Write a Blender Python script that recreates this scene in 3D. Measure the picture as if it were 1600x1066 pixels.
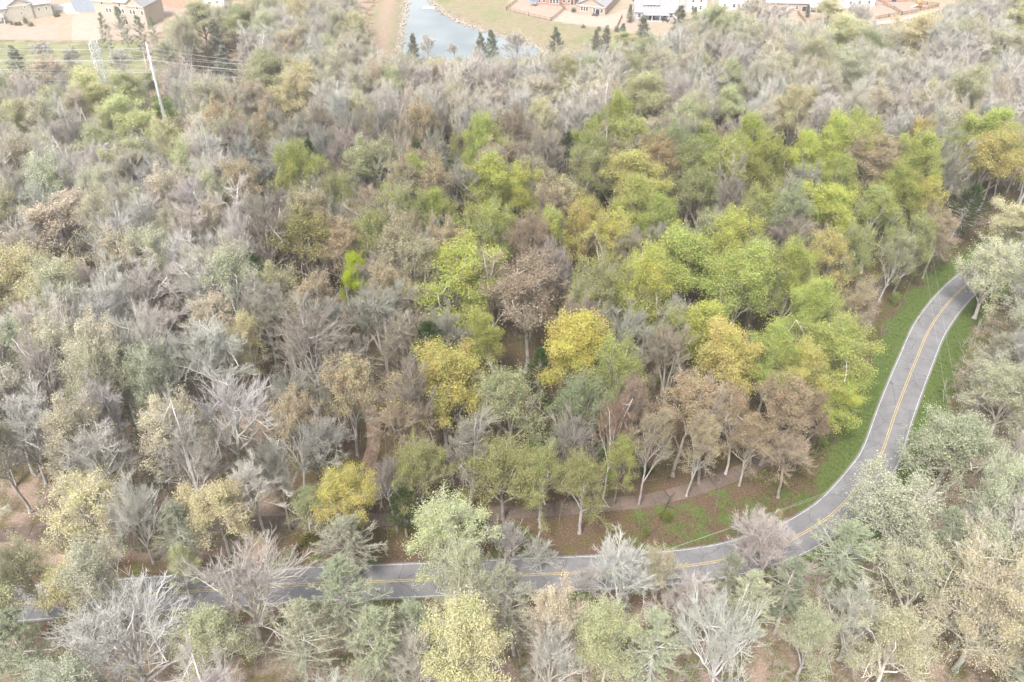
import bpy, math, random
import numpy as np
from mathutils import Vector

for _o in list(bpy.data.objects):
    bpy.data.objects.remove(_o)
scene = bpy.context.scene
COL = scene.collection
R = math.radians

# ------------------------------------------------------------------ camera
CAM_H, PITCH, FPX = 119.0, R(37.2), 1400.0          # drone height, tilt below the horizon, focal length on a 1600 px wide frame
cam_d = bpy.data.cameras.new('camera')
cam = bpy.data.objects.new('camera', cam_d)
COL.objects.link(cam)
cam.location = (0, 0, CAM_H)
cam.rotation_euler = (math.pi / 2 - PITCH, 0, 0)
cam_d.sensor_width = 36.0
cam_d.lens = 36.0 * FPX / 1600.0
cam_d.clip_end = 12000
cam_d.clip_start = 0.5
scene.camera = cam

# ------------------------------------------------------------------ sky, sun, exposure
SUN_EL, SUN_AZ = R(56), R(205)                         # azimuth clockwise from +Y (the way the camera looks)
world = bpy.data.worlds.new('World')
scene.world = world
world.use_nodes = True
wn = world.node_tree.nodes
wl = world.node_tree.links
wn.clear()
sky = wn.new('ShaderNodeTexSky')
sky.sky_type = 'NISHITA'
sky.sun_disc = False
sky.sun_elevation = SUN_EL
sky.sun_rotation = SUN_AZ
sky.air_density = 1.0
sky.dust_density = 3.5
sky.ozone_density = 1.0
hs = wn.new('ShaderNodeHueSaturation')
hs.inputs['Saturation'].default_value = 0.15          # a thin overcast takes most of the blue out
bg = wn.new('ShaderNodeBackground')
bg.inputs['Strength'].default_value = 0.125
wo = wn.new('ShaderNodeOutputWorld')
wl.new(sky.outputs[0], hs.inputs['Color'])
wl.new(hs.outputs[0], bg.inputs['Color'])
wl.new(bg.outputs[0], wo.inputs['Surface'])
sun_d = bpy.data.lights.new('sun', 'SUN')
sun_d.energy = 1.5
sun_d.angle = R(10)
sun_d.color = (1.0, 0.95, 0.87)
sun = bpy.data.objects.new('sun', sun_d)
COL.objects.link(sun)
_sd = Vector((math.sin(SUN_AZ) * math.cos(SUN_EL), math.cos(SUN_AZ) * math.cos(SUN_EL), math.sin(SUN_EL)))
sun.rotation_euler = _sd.to_track_quat('Z', 'Y').to_euler()
sun.location = (0, 0, 300)
scene.view_settings.view_transform = 'Standard'
scene.view_settings.look = 'None'
scene.view_settings.gamma = 1.0
scene.view_settings.exposure = 1.8
scene.view_settings.use_curve_mapping = False
scene.cycles.max_bounces = 6
scene.cycles.diffuse_bounces = 3
scene.cycles.glossy_bounces = 2
scene.cycles.transmission_bounces = 3
scene.cycles.transparent_max_bounces = 4
scene.cycles.volume_bounces = 0
scene.render.engine = 'CYCLES'

# ------------------------------------------------------------------ geometry of the view: pixel <-> ground
CP, SP = math.cos(PITCH), math.sin(PITCH)

def gp(px, py, h=0.0):
    """point at height h on the sight line through the photograph's pixel (px, py)"""
    u, v = (px - 800.0) / FPX, (py - 533.0) / FPX
    z = (CAM_H - h) / (SP + v * CP)
    return np.array((u * z, z * (CP - v * SP), h))

def proj(x, y, z):
    d = y * CP + (CAM_H - z) * SP
    up = y * SP + (z - CAM_H) * CP
    return 800.0 + FPX * x / d, 533.0 - FPX * up / d, d

# ------------------------------------------------------------------ object helpers
def tag(o, label=None, cat=None, group=None, kind=None):
    if label: o['label'] = label
    if cat: o['category'] = cat
    if group: o['group'] = group
    if kind: o['kind'] = kind
    return o

def empty(name, loc, rz=0.0):
    o = bpy.data.objects.new(name, None)
    COL.objects.link(o)
    o.empty_display_size = 0.5
    o.location = loc
    o.rotation_euler = (0, 0, rz)
    return o

def mesh_np(name, V, T, mats, midx=None, smooth=False):
    me = bpy.data.meshes.new(name)
    V = np.ascontiguousarray(V, dtype=np.float32)
    T = np.ascontiguousarray(T, dtype=np.int32)
    k = T.shape[1]
    me.vertices.add(len(V))
    me.vertices.foreach_set('co', V.ravel())
    me.loops.add(T.size)
    me.loops.foreach_set('vertex_index', T.ravel())
    me.polygons.add(len(T))
    me.polygons.foreach_set('loop_start', np.arange(0, T.size, k, dtype=np.int32))
    if midx is not None:
        me.polygons.foreach_set('material_index', np.ascontiguousarray(midx, dtype=np.int32))
    for m in mats:
        me.materials.append(m)
    me.update(calc_edges=True)
    if smooth:
        me.polygons.foreach_set('use_smooth', np.ones(len(T), dtype=bool))
    return me

def link(name, me, parent=None):
    o = bpy.data.objects.new(name, me)
    COL.objects.link(o)
    if parent is not None:
        o.parent = parent
    return o

class MB:
    """collects boxes, bars, tubes and polygons for one mesh"""
    def __init__(s):
        s.v, s.f = [], []
    def poly(s, pts):
        b = len(s.v)
        s.v += [tuple(p) for p in pts]
        s.f.append(list(range(b, b + len(pts))))
        return s
    def hexa(s, a, b):
        """a: four base corners (counter-clockwise from above), b: four top corners"""
        n = len(s.v)
        s.v += [tuple(p) for p in a] + [tuple(p) for p in b]
        s.f += [[n + 3, n + 2, n + 1, n], [n + 4, n + 5, n + 6, n + 7]]
        for i in range(4):
            j = (i + 1) % 4
            s.f.append([n + i, n + j, n + 4 + j, n + 4 + i])
        return s
    def box(s, x0, x1, y0, y1, z0, z1):
        return s.hexa([(x0, y0, z0), (x1, y0, z0), (x1, y1, z0), (x0, y1, z0)], [(x0, y0, z1), (x1, y0, z1), (x1, y1, z1), (x0, y1, z1)])
    def bar(s, p, q, w, h=None):
        p, q = Vector(p), Vector(q)
        d = (q - p).normalized()
        ref = Vector((0, 0, 1)) if abs(d.z) < 0.95 else Vector((1, 0, 0))
        a = d.cross(ref).normalized()
        b = a.cross(d)
        h = w if h is None else h
        a, b = a * w / 2, b * h / 2
        return s.hexa([p - a - b, p + a - b, p + a + b, p - a + b], [q - a - b, q + a - b, q + a + b, q - a + b])
    def tube(s, pts, rad, k=6, cap=True):
        rings = []
        pts = [Vector(p) for p in pts]
        if not hasattr(rad, '__len__'):
            rad = [rad] * len(pts)
        for i, p in enumerate(pts):
            d = (pts[min(i + 1, len(pts) - 1)] - pts[max(i - 1, 0)]).normalized()
            ref = Vector((0, 0, 1)) if abs(d.z) < 0.9 else Vector((1, 0, 0))
            a = d.cross(ref).normalized()
            b = d.cross(a)
            n = len(s.v)
            s.v += [tuple(p + (a * math.cos(2 * math.pi * j / k) + b * math.sin(2 * math.pi * j / k)) * rad[i]) for j in range(k)]
            rings.append(n)
        for r0, r1 in zip(rings, rings[1:]):
            for j in range(k):
                s.f.append([r0 + j, r1 + j, r1 + (j + 1) % k, r0 + (j + 1) % k])
        if cap:
            s.f.append([rings[0] + j for j in range(k)])
            s.f.append([rings[-1] + j for j in reversed(range(k))])
        return s
    def build(s, name, mat, parent=None):
        me = bpy.data.meshes.new(name)
        me.from_pydata([tuple(map(float, p)) for p in s.v], [], s.f)
        me.materials.append(mat)
        me.update()
        return link(name, me, parent)

# ------------------------------------------------------------------ materials
def mat_new(name):
    m = bpy.data.materials.new(name)
    m.use_nodes = True
    n, l = m.node_tree.nodes, m.node_tree.links
    n.clear()
    out = n.new('ShaderNodeOutputMaterial')
    return m, n, l, out

def N(n, t, **kw):
    x = n.new(t)
    for k, v in kw.items():
        setattr(x, k, v)
    return x

def ramp(n, l, src, stops):
    r = n.new('ShaderNodeValToRGB')
    e = r.color_ramp.elements
    while len(e) < len(stops):
        e.new(0.5)
    for i, (p, c) in enumerate(stops):
        e[i].position = p
        e[i].color = (*c, 1) if len(c) == 3 else c
    l.new(src, r.inputs[0])
    return r.outputs[0]

def noise(n, l, vec, scale, detail=4, rough=0.6):
    t = n.new('ShaderNodeTexNoise')
    t.inputs['Scale'].default_value = scale
    t.inputs['Detail'].default_value = detail
    t.inputs['Roughness'].default_value = rough
    if vec is not None:
        l.new(vec, t.inputs['Vector'])
    return t.outputs['Fac']

def mixc(n, l, fac, a, b, mode='MIX'):
    m = n.new('ShaderNodeMix')
    m.data_type = 'RGBA'
    m.blend_type = mode
    m.clamp_factor = True
    for s, v in ((m.inputs[0], fac), (m.inputs[6], a), (m.inputs[7], b)):
        if isinstance(v, (int, float)):
            s.default_value = v
        elif isinstance(v, (tuple, list)):
            s.default_value = (*v, 1) if len(v) == 3 else v
        else:
            l.new(v, s)
    return m.outputs[2]

def simple(name, col, var=0.15, scale=1.5, rough=0.85, spec=0.2, bump=0.0, metal=0.0, scale2=None):
    """plain weathered surface: two octaves of tone variation in object space"""
    m, n, l, out = mat_new(name)
    b = n.new('ShaderNodeBsdfPrincipled')
    g = n.new('ShaderNodeNewGeometry')
    f = noise(n, l, g.outputs['Position'], scale, 6, 0.65)
    lo = tuple(c * (1 - var) for c in col)
    hi = tuple(min(1, c * (1 + var)) for c in col)
    c = ramp(n, l, f, [(0.3, lo), (0.7, hi)])
    l.new(c, b.inputs['Base Color'])
    b.inputs['Roughness'].default_value = rough
    b.inputs['Specular IOR Level'].default_value = spec
    b.inputs['Metallic'].default_value = metal
    if bump:
        bm_ = n.new('ShaderNodeBump')
        bm_.inputs['Strength'].default_value = bump
        bm_.inputs['Distance'].default_value = 0.05
        l.new(f, bm_.inputs['Height'])
        l.new(bm_.outputs[0], b.inputs['Normal'])
    l.new(b.outputs[0], out.inputs['Surface'])
    return m

def tree_mat(name, attr, leaf=False):
    """bark, twig or leaf whose own colour comes from the tree that carries it"""
    m, n, l, out = mat_new(name)
    a = N(n, 'ShaderNodeAttribute', attribute_type='INSTANCER', attribute_name=attr)
    g = n.new('ShaderNodeNewGeometry')
    tc = n.new('ShaderNodeTexCoord')
    hsv = n.new('ShaderNodeHueSaturation')
    l.new(a.outputs['Color'], hsv.inputs['Color'])
    if leaf:
        mr = n.new('ShaderNodeMapRange')
        l.new(g.outputs['Random Per Island'], mr.inputs[0])
        mr.inputs[3].default_value = 0.78
        mr.inputs[4].default_value = 1.22
        f = noise(n, l, tc.outputs['Object'], 0.35, 2)
        mv = n.new('ShaderNodeMapRange')
        l.new(noise(n, l, tc.outputs['Object'], 0.8, 3), mv.inputs[0])
        mv.inputs[1].default_value, mv.inputs[2].default_value = 0.3, 0.7
        mv.inputs[3].default_value, mv.inputs[4].default_value = 0.78, 1.26
        mm = N(n, 'ShaderNodeMath', operation='MULTIPLY')
        l.new(mr.outputs[0], mm.inputs[0])
        l.new(mv.outputs[0], mm.inputs[1])
        l.new(mm.outputs[0], hsv.inputs['Value'])
        mh = n.new('ShaderNodeMapRange')
        l.new(f, mh.inputs[0])
        mh.inputs[1].default_value, mh.inputs[2].default_value = 0.3, 0.7
        mh.inputs[3].default_value, mh.inputs[4].default_value = 0.475, 0.52
        l.new(mh.outputs[0], hsv.inputs['Hue'])
        d = n.new('ShaderNodeBsdfDiffuse')
        t = n.new('ShaderNodeBsdfTranslucent')
        mx = n.new('ShaderNodeMixShader')
        mx.inputs[0].default_value = 0.38
        l.new(hsv.outputs[0], d.inputs[0])
        l.new(hsv.outputs[0], t.inputs[0])
        l.new(d.outputs[0], mx.inputs[1])
        l.new(t.outputs[0], mx.inputs[2])
        l.new(mx.outputs[0], out.inputs['Surface'])
    else:
        f = noise(n, l, tc.outputs['Object'], 1.1 if attr == 'bark_col' else 0.5, 5, 0.7)
        mr = n.new('ShaderNodeMapRange')
        l.new(f, mr.inputs[0])
        mr.inputs[1].default_value, mr.inputs[2].default_value = 0.3, 0.7
        mr.inputs[3].default_value, mr.inputs[4].default_value = 0.65, 1.3
        l.new(mr.outputs[0], hsv.inputs['Value'])
        d = n.new('ShaderNodeBsdfDiffuse')
        l.new(hsv.outputs[0], d.inputs[0])
        l.new(d.outputs[0], out.inputs['Surface'])
    return m

M_BARK = tree_mat('bark', 'bark_col')
M_TWIG = tree_mat('twig', 'twig_col')
M_LEAF = tree_mat('leaf', 'leaf_col', True)
# ------------------------------------------------------------------ tree shapes (built once, shared by every tree of the shape)
def norm(a):
    return a / np.maximum(np.linalg.norm(a, axis=-1, keepdims=True), 1e-6)

def tubes(P, Rr, k):
    """P (B,n,3) polylines, Rr (B,n) radii, k sides -> vertices, triangles"""
    B, n, _ = P.shape
    d = np.empty_like(P)
    d[:, 1:-1] = P[:, 2:] - P[:, :-2]
    d[:, 0] = P[:, 1] - P[:, 0]
    d[:, -1] = P[:, -1] - P[:, -2]
    d = norm(d)
    ref = np.where(np.abs(d[..., 2:3]) < 0.9, np.array([0, 0, 1.0]), np.array([1.0, 0, 0]))
    a = norm(np.cross(d, ref))
    b = np.cross(d, a)
    th = np.arange(k) * 2 * np.pi / k
    ring = P[:, :, None, :] + Rr[:, :, None, None] * (a[:, :, None, :] * np.cos(th)[None, None, :, None] + b[:, :, None, :] * np.sin(th)[None, None, :, None])
    V = ring.reshape(-1, 3)
    base = (np.arange(B)[:, None] * n + np.arange(n - 1)[None, :]) * k
    j = np.arange(k)
    i00 = base[:, :, None] + j
    i01 = base[:, :, None] + (j + 1) % k
    T = np.concatenate([np.stack([i00, i00 + k, i01 + k], -1).reshape(-1, 3), np.stack([i00, i01 + k, i01], -1).reshape(-1, 3)])
    return V, T

def bez(A, C, B, t):
    t = np.asarray(t)[..., None]
    return (1 - t) ** 2 * A + 2 * (1 - t) * t * C + t * t * B

def leaves(rg, P, Nn, size, jitter, up=0.5):
    """folded diamond leaf clumps round points P"""
    m = len(P)
    c = P + rg.normal(0, jitter, (m, 3))
    nrm = norm(rg.normal(0, 1, (m, 3)) + np.array([0, 0, up]))
    a = norm(np.cross(nrm, norm(rg.normal(0, 1, (m, 3)))))
    b = np.cross(nrm, a)
    s = (size * rg.uniform(0.55, 1.35, m))[:, None]
    V = np.stack([c - a * s, c + b * s * 0.55 + nrm * s * 0.22, c + a * s, c - b * s * 0.6 + nrm * s * 0.18], 1).reshape(-1, 3)
    i = np.arange(m)[:, None] * 4
    T = np.concatenate([i + np.array([[0, 1, 2]]), i + np.array([[0, 2, 3]])])
    return V, T

class Shape:
    pass

def finish(name, trunk_parts, crown_twigs, leaf_parts, H, W, hc):
    s = Shape()
    def cat(parts):
        V, T, o = [], [], 0
        for v, t in parts:
            V.append(v); T.append(t + o); o += len(v)
        return np.concatenate(V), np.concatenate(T)
    V, T = cat(trunk_parts)
    s.trunk = mesh_np(name + '_trunk', V, T, [M_BARK], smooth=True)
    V, T = cat(crown_twigs + leaf_parts)
    nt = sum(len(t) for _, t in crown_twigs)
    mi = np.zeros(len(T), dtype=np.int32)
    mi[nt:] = 1
    s.crown = mesh_np(name + '_crown', V, T, [M_TWIG, M_LEAF], mi)
    s.H, s.W, s.hc = H, W, hc
    return s

def deciduous(name, seed, H=25.0, W=12.0, fork=0.42, nl=8, ns=7, nt=6, nw=12, leader=True, vase=1.0, sub=0.5, leaf_n=0, leaf_s=0.26, leaf_top=0.0,
              jitter=0.22, thick=1.0, zb=0.40, lumps=0.16, bend=0.0, up2=0.32):
    rg = np.random.default_rng(seed)
    zb = zb * H
    rx, rz = W / 2, H - zb
    cen = np.array([0, 0, zb])
    # lumpy dome that the shoots reach to
    ph = rg.uniform(0, 6.28, 8)
    def env(dirs):
        th = np.arctan2(dirs[..., 1], dirs[..., 0])
        el = np.arccos(np.clip(dirs[..., 2], -1, 1))
        r = 1 + lumps * (np.sin(3 * th + ph[0] + 2 * el) * 0.6 + np.sin(5 * th + ph[1] - 3 * el) * 0.4 + np.sin(4 * el + ph[2] + 2 * th) * 0.5)
        return r[..., None]
    def dome(dirs, rad):
        return cen + dirs * np.array([rx, rx, rz]) * env(dirs) * rad[..., None]
    # trunk
    top = H * (0.80 if leader else fork + 0.06)
    tz = np.array([-0.35, 0.25, 0.9, 0.12 * H, 0.24 * H, fork * H, (fork * H + top) / 2, top])
    wob = np.cumsum(rg.normal(0, 0.010 * H, (8, 2)), 0) * np.linspace(0, 1, 8)[:, None]
    tp = np.concatenate([wob + np.array([bend, 0]) * (np.linspace(0, 1, 8)[:, None] ** 2), tz[:, None]], 1)
    r0 = 0.30 * thick * (H / 25)
    tr = r0 * np.array([1.55, 1.25, 1.05, 0.93, 0.85, 0.68, 0.36 if leader else 0.6, 0.07 if leader else 0.45])
    trunk = [tubes(tp[None], tr[None], 8)]
    # limbs
    gold = rg.uniform(0, 6.28) + np.arange(nl) * 2.39996
    phi = np.linspace(0.22, 1.28, nl) * rg.uniform(0.85, 1.15, nl)
    dl = np.stack([np.sin(phi) * np.cos(gold), np.sin(phi) * np.sin(gold), np.cos(phi)], 1)
    LB = dome(dl, rg.uniform(0.80, 0.97, nl))
    hz = (fork * H) * (1.0 + 0.35 * rg.uniform(-0.55, 1.0, nl)) - np.linspace(-0.09, 0.12, nl) * H
    hz = np.clip(hz, 0.22 * H, top * 0.95)
    LA = np.stack([np.interp(hz, tz, tp[:, 0]), np.interp(hz, tz, tp[:, 1]), hz], 1)
    LC = LA + (LB - LA) * np.array([0.40, 0.40, 0.62 * vase]) + rg.normal(0, 0.35, (nl, 3))
    t8 = np.linspace(0, 1, 8)
    LP = bez(LA[:, None], LC[:, None], LB[:, None], np.broadcast_to(t8, (nl, 8)))
    LP[:, 2:-1] += rg.normal(0, 0.13, LP[:, 2:-1].shape)
    ll = np.linalg.norm(LB - LA, axis=1)
    lr = (0.075 + 0.008 * ll)[:, None] * thick * np.linspace(1.15, 0.28, 8)
    trunk.append(tubes(LP, lr, 6))
    if leader:
        ex = LP[:1] * 0
        ns_src = np.concatenate([LP, np.interp(np.linspace(fork * H, top, 8), tz, tp[:, 0])[None, :, None] * np.array([1, 0, 0]) +
                                 np.interp(np.linspace(fork * H, top, 8), tz, tp[:, 1])[None, :, None] * np.array([0, 1, 0]) +
                                 np.linspace(fork * H, top, 8)[None, :, None] * np.array([0, 0, 1.0])])
    else:
        ns_src = LP
    # secondaries
    nS = len(ns_src)
    ts = np.linspace(0.25, 0.99, ns)[None] + rg.uniform(-0.05, 0.05, (nS, ns))
    ts = np.clip(ts, 0.1, 1.0)
    fi = ts * 7
    i0 = np.minimum(fi.astype(int), 6)
    SA = ns_src[np.arange(nS)[:, None], i0] * (1 - (fi - i0))[..., None] + ns_src[np.arange(nS)[:, None], i0 + 1] * (fi - i0)[..., None]
    SA = SA.reshape(-1, 3)
    endd = np.repeat((ns_src[:, -1] - cen) / np.array([rx, rx, rz]), ns, 0)
    d = norm(endd) + rg.normal(0, 0.37, (nS * ns, 3)) + np.array([0, 0, up2])
    d[:, 2] = np.maximum(d[:, 2], -0.12)
    d = norm(d)
    SB = dome(d, rg.uniform(0.72, 1.0, nS * ns))
    L = np.linalg.norm(SB - SA, axis=1, keepdims=True)
    SB = SA + (SB - SA) * np.minimum(1, 0.42 * W / L)
    SC = SA + (SB - SA) * 0.5 + rg.normal(0, 0.12, SA.shape) * L * 0.6 + np.array([0, 0, 0.05]) * L
    SP_ = bez(SA[:, None], SC[:, None], SB[:, None], np.broadcast_to(np.linspace(0, 1, 5), (len(SA), 5)))
    sr = np.broadcast_to(0.058 * thick * np.linspace(1, 0.38, 5), (len(SA), 5))
    twigs = []
    trunk.append(tubes(SP_, sr, 4))
    # tertiaries
    tt = rg.uniform(0.22, 1.0, (len(SA), nt))
    TA = bez(SA[:, None], SC[:, None], SB[:, None], tt).reshape(-1, 3)
    tan = norm(np.repeat(SB - SC, nt, 0))
    out_ = norm((TA - cen) / np.array([rx, rx, rz]))
    d = norm(tan * 0.85 + out_ * 0.4 + rg.normal(0, 0.38, TA.shape) + np.array([0, 0, 0.5]))
    tl = rg.uniform(1.2, 2.8, len(TA)) * W / 12
    TB = TA + d * tl[:, None]
    TM = (TA + TB) / 2 + rg.normal(0, 0.10, TA.shape)
    TP = np.stack([TA, TM, TB], 1)
    twigs.append(tubes(TP, np.broadcast_to(0.033 * thick * np.array([1, 0.8, 0.5]), (len(TA), 3)), 3))
    # twigs
    tw = rg.uniform(0.15, 1.0, (len(TA), nw))
    WA = bez(TA[:, None], TM[:, None], TB[:, None], tw).reshape(-1, 3)
    td = np.repeat(d, nw, 0)
    out_ = norm((WA - cen) / np.array([rx, rx, rz]))
    wd = norm(td * 0.7 + out_ * 0.3 + rg.normal(0, 0.40, WA.shape) + np.array([0, 0, 0.5]))
    wl_ = rg.uniform(0.45, 1.35, len(WA)) * (W / 12) ** 0.5
    WB = WA + wd * wl_[:, None]
    rr = np.broadcast_to(0.0185 * np.array([1.0, 0.5]), (len(WA), 2))
    twigs.append(tubes(np.stack([WA, WB], 1), rr, 3))
    if sub > 0:
        pick = rg.random(len(WA)) < sub
        XA = (WA + (WB - WA) * rg.uniform(0.3, 0.9, (len(WA), 1)))[pick]
        xd = norm(wd[pick] * 0.6 + rg.normal(0, 0.6, XA.shape) + np.array([0, 0, 0.2]))
        XB = XA + xd * rg.uniform(0.3, 0.8, (len(XA), 1))
        twigs.append(tubes(np.stack([XA, XB], 1), np.broadcast_to(0.0155 * np.array([1.0, 0.5]), (len(XA), 2)), 3))
    lf = []
    if leaf_n:
        rel = np.linalg.norm((WB - cen) / np.array([rx, rx, rz]), axis=1) + leaf_top * ((WB[:, 2] - zb) / rz - 0.5)
        # leaves come in sprays: some boughs are further out than others
        bough = np.repeat(rg.uniform(0.35, 1.3, len(SA)), nt * nw)
        p = np.clip(rel - 0.15, 0.0, None) ** 1.2 * bough + 1e-6
        idx = rg.choice(len(WA), leaf_n, p=p / p.sum())
        P = WA[idx] + (WB - WA)[idx] * rg.uniform(0.35, 1.1, (leaf_n, 1))
        lf.append(leaves(rg, P, None, leaf_s, jitter))
    return finish(name, trunk, twigs, lf, H, W, zb + 0.42 * rz)

def pine(name, seed, H=23.0, W=8.5, base=0.34, nwh=13, npw=6, nshoot=9, nneedle=11, droop=0.0, needle=0.36, cone=0.65, wneedle=0.03):
    """needle tree: whorls of boughs, each with side shoots ending in needle brushes"""
    rg = np.random.default_rng(seed)
    tz = np.linspace(-0.3, H, 8)
    tp = np.concatenate([np.cumsum(rg.normal(0, 0.08, (8, 2)), 0), tz[:, None]], 1)
    trunk = [tubes(tp[None], (0.24 * H / 23 * np.array([1.35, 1.0, 0.9, 0.78, 0.62, 0.46, 0.28, 0.05]))[None], 8)]
    zz = np.repeat(np.linspace(base * H, 0.985 * H, nwh), npw) + rg.uniform(-0.5, 0.5, nwh * npw)
    u = (zz / H - base) / (1 - base)
    prof = np.where(u < 0.3, 0.72 + 0.28 * u / 0.3, 1 - (np.clip(u - 0.3, 0, 1) / 0.72) ** (1 / cone) * 0.92)
    ln = W / 2 * prof * rg.uniform(0.5, 1.2, len(zz))
    az = rg.uniform(0, 6.28, len(zz))
    el = 0.18 + 0.65 * u - droop
    A = np.stack([np.interp(zz, tz, tp[:, 0]), np.interp(zz, tz, tp[:, 1]), zz], 1)
    d = np.stack([np.cos(az) * np.cos(el), np.sin(az) * np.cos(el), np.sin(el)], 1)
    B = A + d * ln[:, None]
    C = (A + B) / 2 - np.array([0, 0, 0.06]) * ln[:, None]
    BP = bez(A[:, None], C[:, None], B[:, None], np.broadcast_to(np.linspace(0, 1, 4), (len(A), 4)))
    trunk.append(tubes(BP, (0.022 + 0.011 * ln)[:, None] * np.array([1, .8, .6, .3]), 4))
    ts = rg.uniform(0.28, 1.0, (len(A), nshoot))
    SA = bez(A[:, None], C[:, None], B[:, None], ts).reshape(-1, 3)
    sd = norm(np.repeat(d, nshoot, 0) * 0.9 + rg.normal(0, 0.5, SA.shape) + np.array([0, 0, 0.25]))
    sl = rg.uniform(0.35, 1.0, len(SA)) * (W / 8.5) ** 0.5
    SB = SA + sd * sl[:, None]
    twigs = [tubes(np.stack([SA, SB], 1), np.broadcast_to(np.array([0.018, 0.008]), (len(SA), 2)), 3)]
    K = np.repeat(np.arange(len(SA)), nneedle)
    P = SA[K] + (SB - SA)[K] * rg.uniform(0.25, 1.05, (len(K), 1))
    nd = norm(sd[K] * 0.55 + rg.normal(0, 0.7, P.shape) + np.array([0, 0, 0.15]))
    side = norm(np.cross(nd, rg.normal(0, 1, P.shape)))
    Ln = (needle * rg.uniform(0.6, 1.25, len(K)))[:, None]
    V = np.stack([P - side * wneedle, P + side * wneedle, P + nd * Ln], 1).reshape(-1, 3)
    T = np.arange(len(V)).reshape(-1, 3)
    return finish(name, trunk, twigs, [(V, T)], H, W, H * (base + 0.45 * (1 - base)))

def shrub_shape(name, seed, H=3.0, W=3.6, nst=11, nb=7, leaf_n=2600, leaf_s=0.15):
    rg = np.random.default_rng(seed)
    az = rg.uniform(0, 6.28, nst)
    ph = rg.uniform(0.1, 1.15, nst)
    d = np.stack([np.sin(ph) * np.cos(az), np.sin(ph) * np.sin(az), np.cos(ph)], 1)
    B = d * np.array([W / 2, W / 2, H]) * rg.uniform(0.5, 1.2, (nst, 1))
    A = np.stack([np.cos(az) * 0.15, np.sin(az) * 0.15, np.full(nst, -0.1)], 1)
    C = A + (B - A) * np.array([0.3, 0.3, 0.65])
    P = bez(A[:, None], C[:, None], B[:, None], np.broadcast_to(np.linspace(0, 1, 5), (nst, 5)))
    trunk = [tubes(P, np.broadcast_to(0.04 * np.linspace(1, 0.3, 5), (nst, 5)), 4)]
    ts = rg.uniform(0.25, 1, (nst, nb))
    SA = bez(A[:, None], C[:, None], B[:, None], ts).reshape(-1, 3)
    SB = SA + norm(np.repeat(d, nb, 0) + rg.normal(0, 0.6, SA.shape)) * rg.uniform(0.4, 0.9, (len(SA), 1))
    tw = [tubes(np.stack([SA, SB], 1), np.broadcast_to(np.array([0.014, 0.006]), (len(SA), 2)), 3)]
    lf = []
    if leaf_n:
        idx = rg.integers(0, len(SA), leaf_n)
        lf = [leaves(rg, SA[idx] + (SB - SA)[idx] * rg.uniform(0.2, 1.25, (leaf_n, 1)) ** 0.8, None, leaf_s, 0.34)]
    return finish(name, trunk, tw, lf, H, W, H * 0.55)

SH = {}
SH['bare'] = [deciduous('bare_a', 11, 25, 12.5, 0.36, 9, 7, 7, 13, True, 1.05, zb=0.36),
              deciduous('bare_b', 12, 24, 11, 0.30, 10, 7, 7, 12, False, 1.2, zb=0.34, lumps=0.2),
              deciduous('bare_c', 13, 26, 10, 0.45, 8, 7, 7, 13, True, 0.95, zb=0.42, bend=0.9),
              deciduous('bare_d', 14, 23, 13.5, 0.32, 10, 7, 7, 12, False, 1.0, zb=0.34, lumps=0.22),
              deciduous('bare_e', 15, 25, 9.5, 0.40, 8, 8, 7, 12, True, 1.1, zb=0.40, bend=-0.8),
              deciduous('bare_f', 16, 24, 12, 0.28, 7, 9, 7, 13, False, 1.25, zb=0.32, lumps=0.12),
              deciduous('bare_g', 17, 26, 11.5, 0.42, 9, 7, 7, 12, True, 1.0, zb=0.44, lumps=0.25, bend=1.4),
              deciduous('bare_h', 18, 22, 10.5, 0.26, 8, 8, 7, 12, False, 1.35, zb=0.30, lumps=0.18, bend=-1.2),
              deciduous('bare_i', 19, 25, 13, 0.38, 10, 7, 7, 12, True, 1.1, zb=0.38, lumps=0.28)]
SH['bud'] = [deciduous('bud_a', 21, 24, 12, 0.36, 9, 7, 6, 11, True, 1.05, sub=0.2, leaf_n=17000, leaf_s=0.11, jitter=0.32, leaf_top=0.8, zb=0.36),
             deciduous('bud_b', 22, 25, 11, 0.40, 8, 8, 6, 11, False, 1.1, sub=0.2, leaf_n=17000, leaf_s=0.11, jitter=0.32, leaf_top=0.8, zb=0.38)]
SH['leafy'] = [deciduous('leafy_a', 31, 24, 12, 0.36, 9, 7, 5, 8, True, 1.0, sub=0, leaf_n=46000, leaf_s=0.115, jitter=0.5, zb=0.34, lumps=0.24),
               deciduous('leafy_b', 32, 25, 10.5, 0.42, 8, 8, 5, 8, True, 1.05, sub=0, leaf_n=42000, leaf_s=0.115, jitter=0.5, zb=0.38, lumps=0.28),
               deciduous('leafy_c', 33, 23, 13, 0.32, 10, 7, 5, 8, False, 1.1, sub=0, leaf_n=48000, leaf_s=0.115, jitter=0.5, zb=0.32, lumps=0.26)]
SH['sparse'] = [deciduous('sparse_a', 41, 24, 11.5, 0.40, 9, 7, 5, 10, True, 1.0, sub=0, leaf_n=20000, leaf_s=0.115, jitter=0.42, zb=0.36, lumps=0.25, thick=1.15),
                deciduous('sparse_b', 42, 23, 12.5, 0.32, 9, 8, 5, 10, False, 1.1, sub=0, leaf_n=20000, leaf_s=0.115, jitter=0.42, zb=0.33, lumps=0.25, thick=1.15)]
SH['wide'] = [deciduous('wide_a', 51, 19, 15, 0.26, 9, 8, 7, 11, False, 0.95, sub=0.4, zb=0.30, lumps=0.2, thick=1.1),
              deciduous('wide_b', 52, 20, 14, 0.34, 9, 7, 6, 10, True, 0.8, sub=0.3, zb=0.28, lumps=0.22, thick=1.15)]
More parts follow.
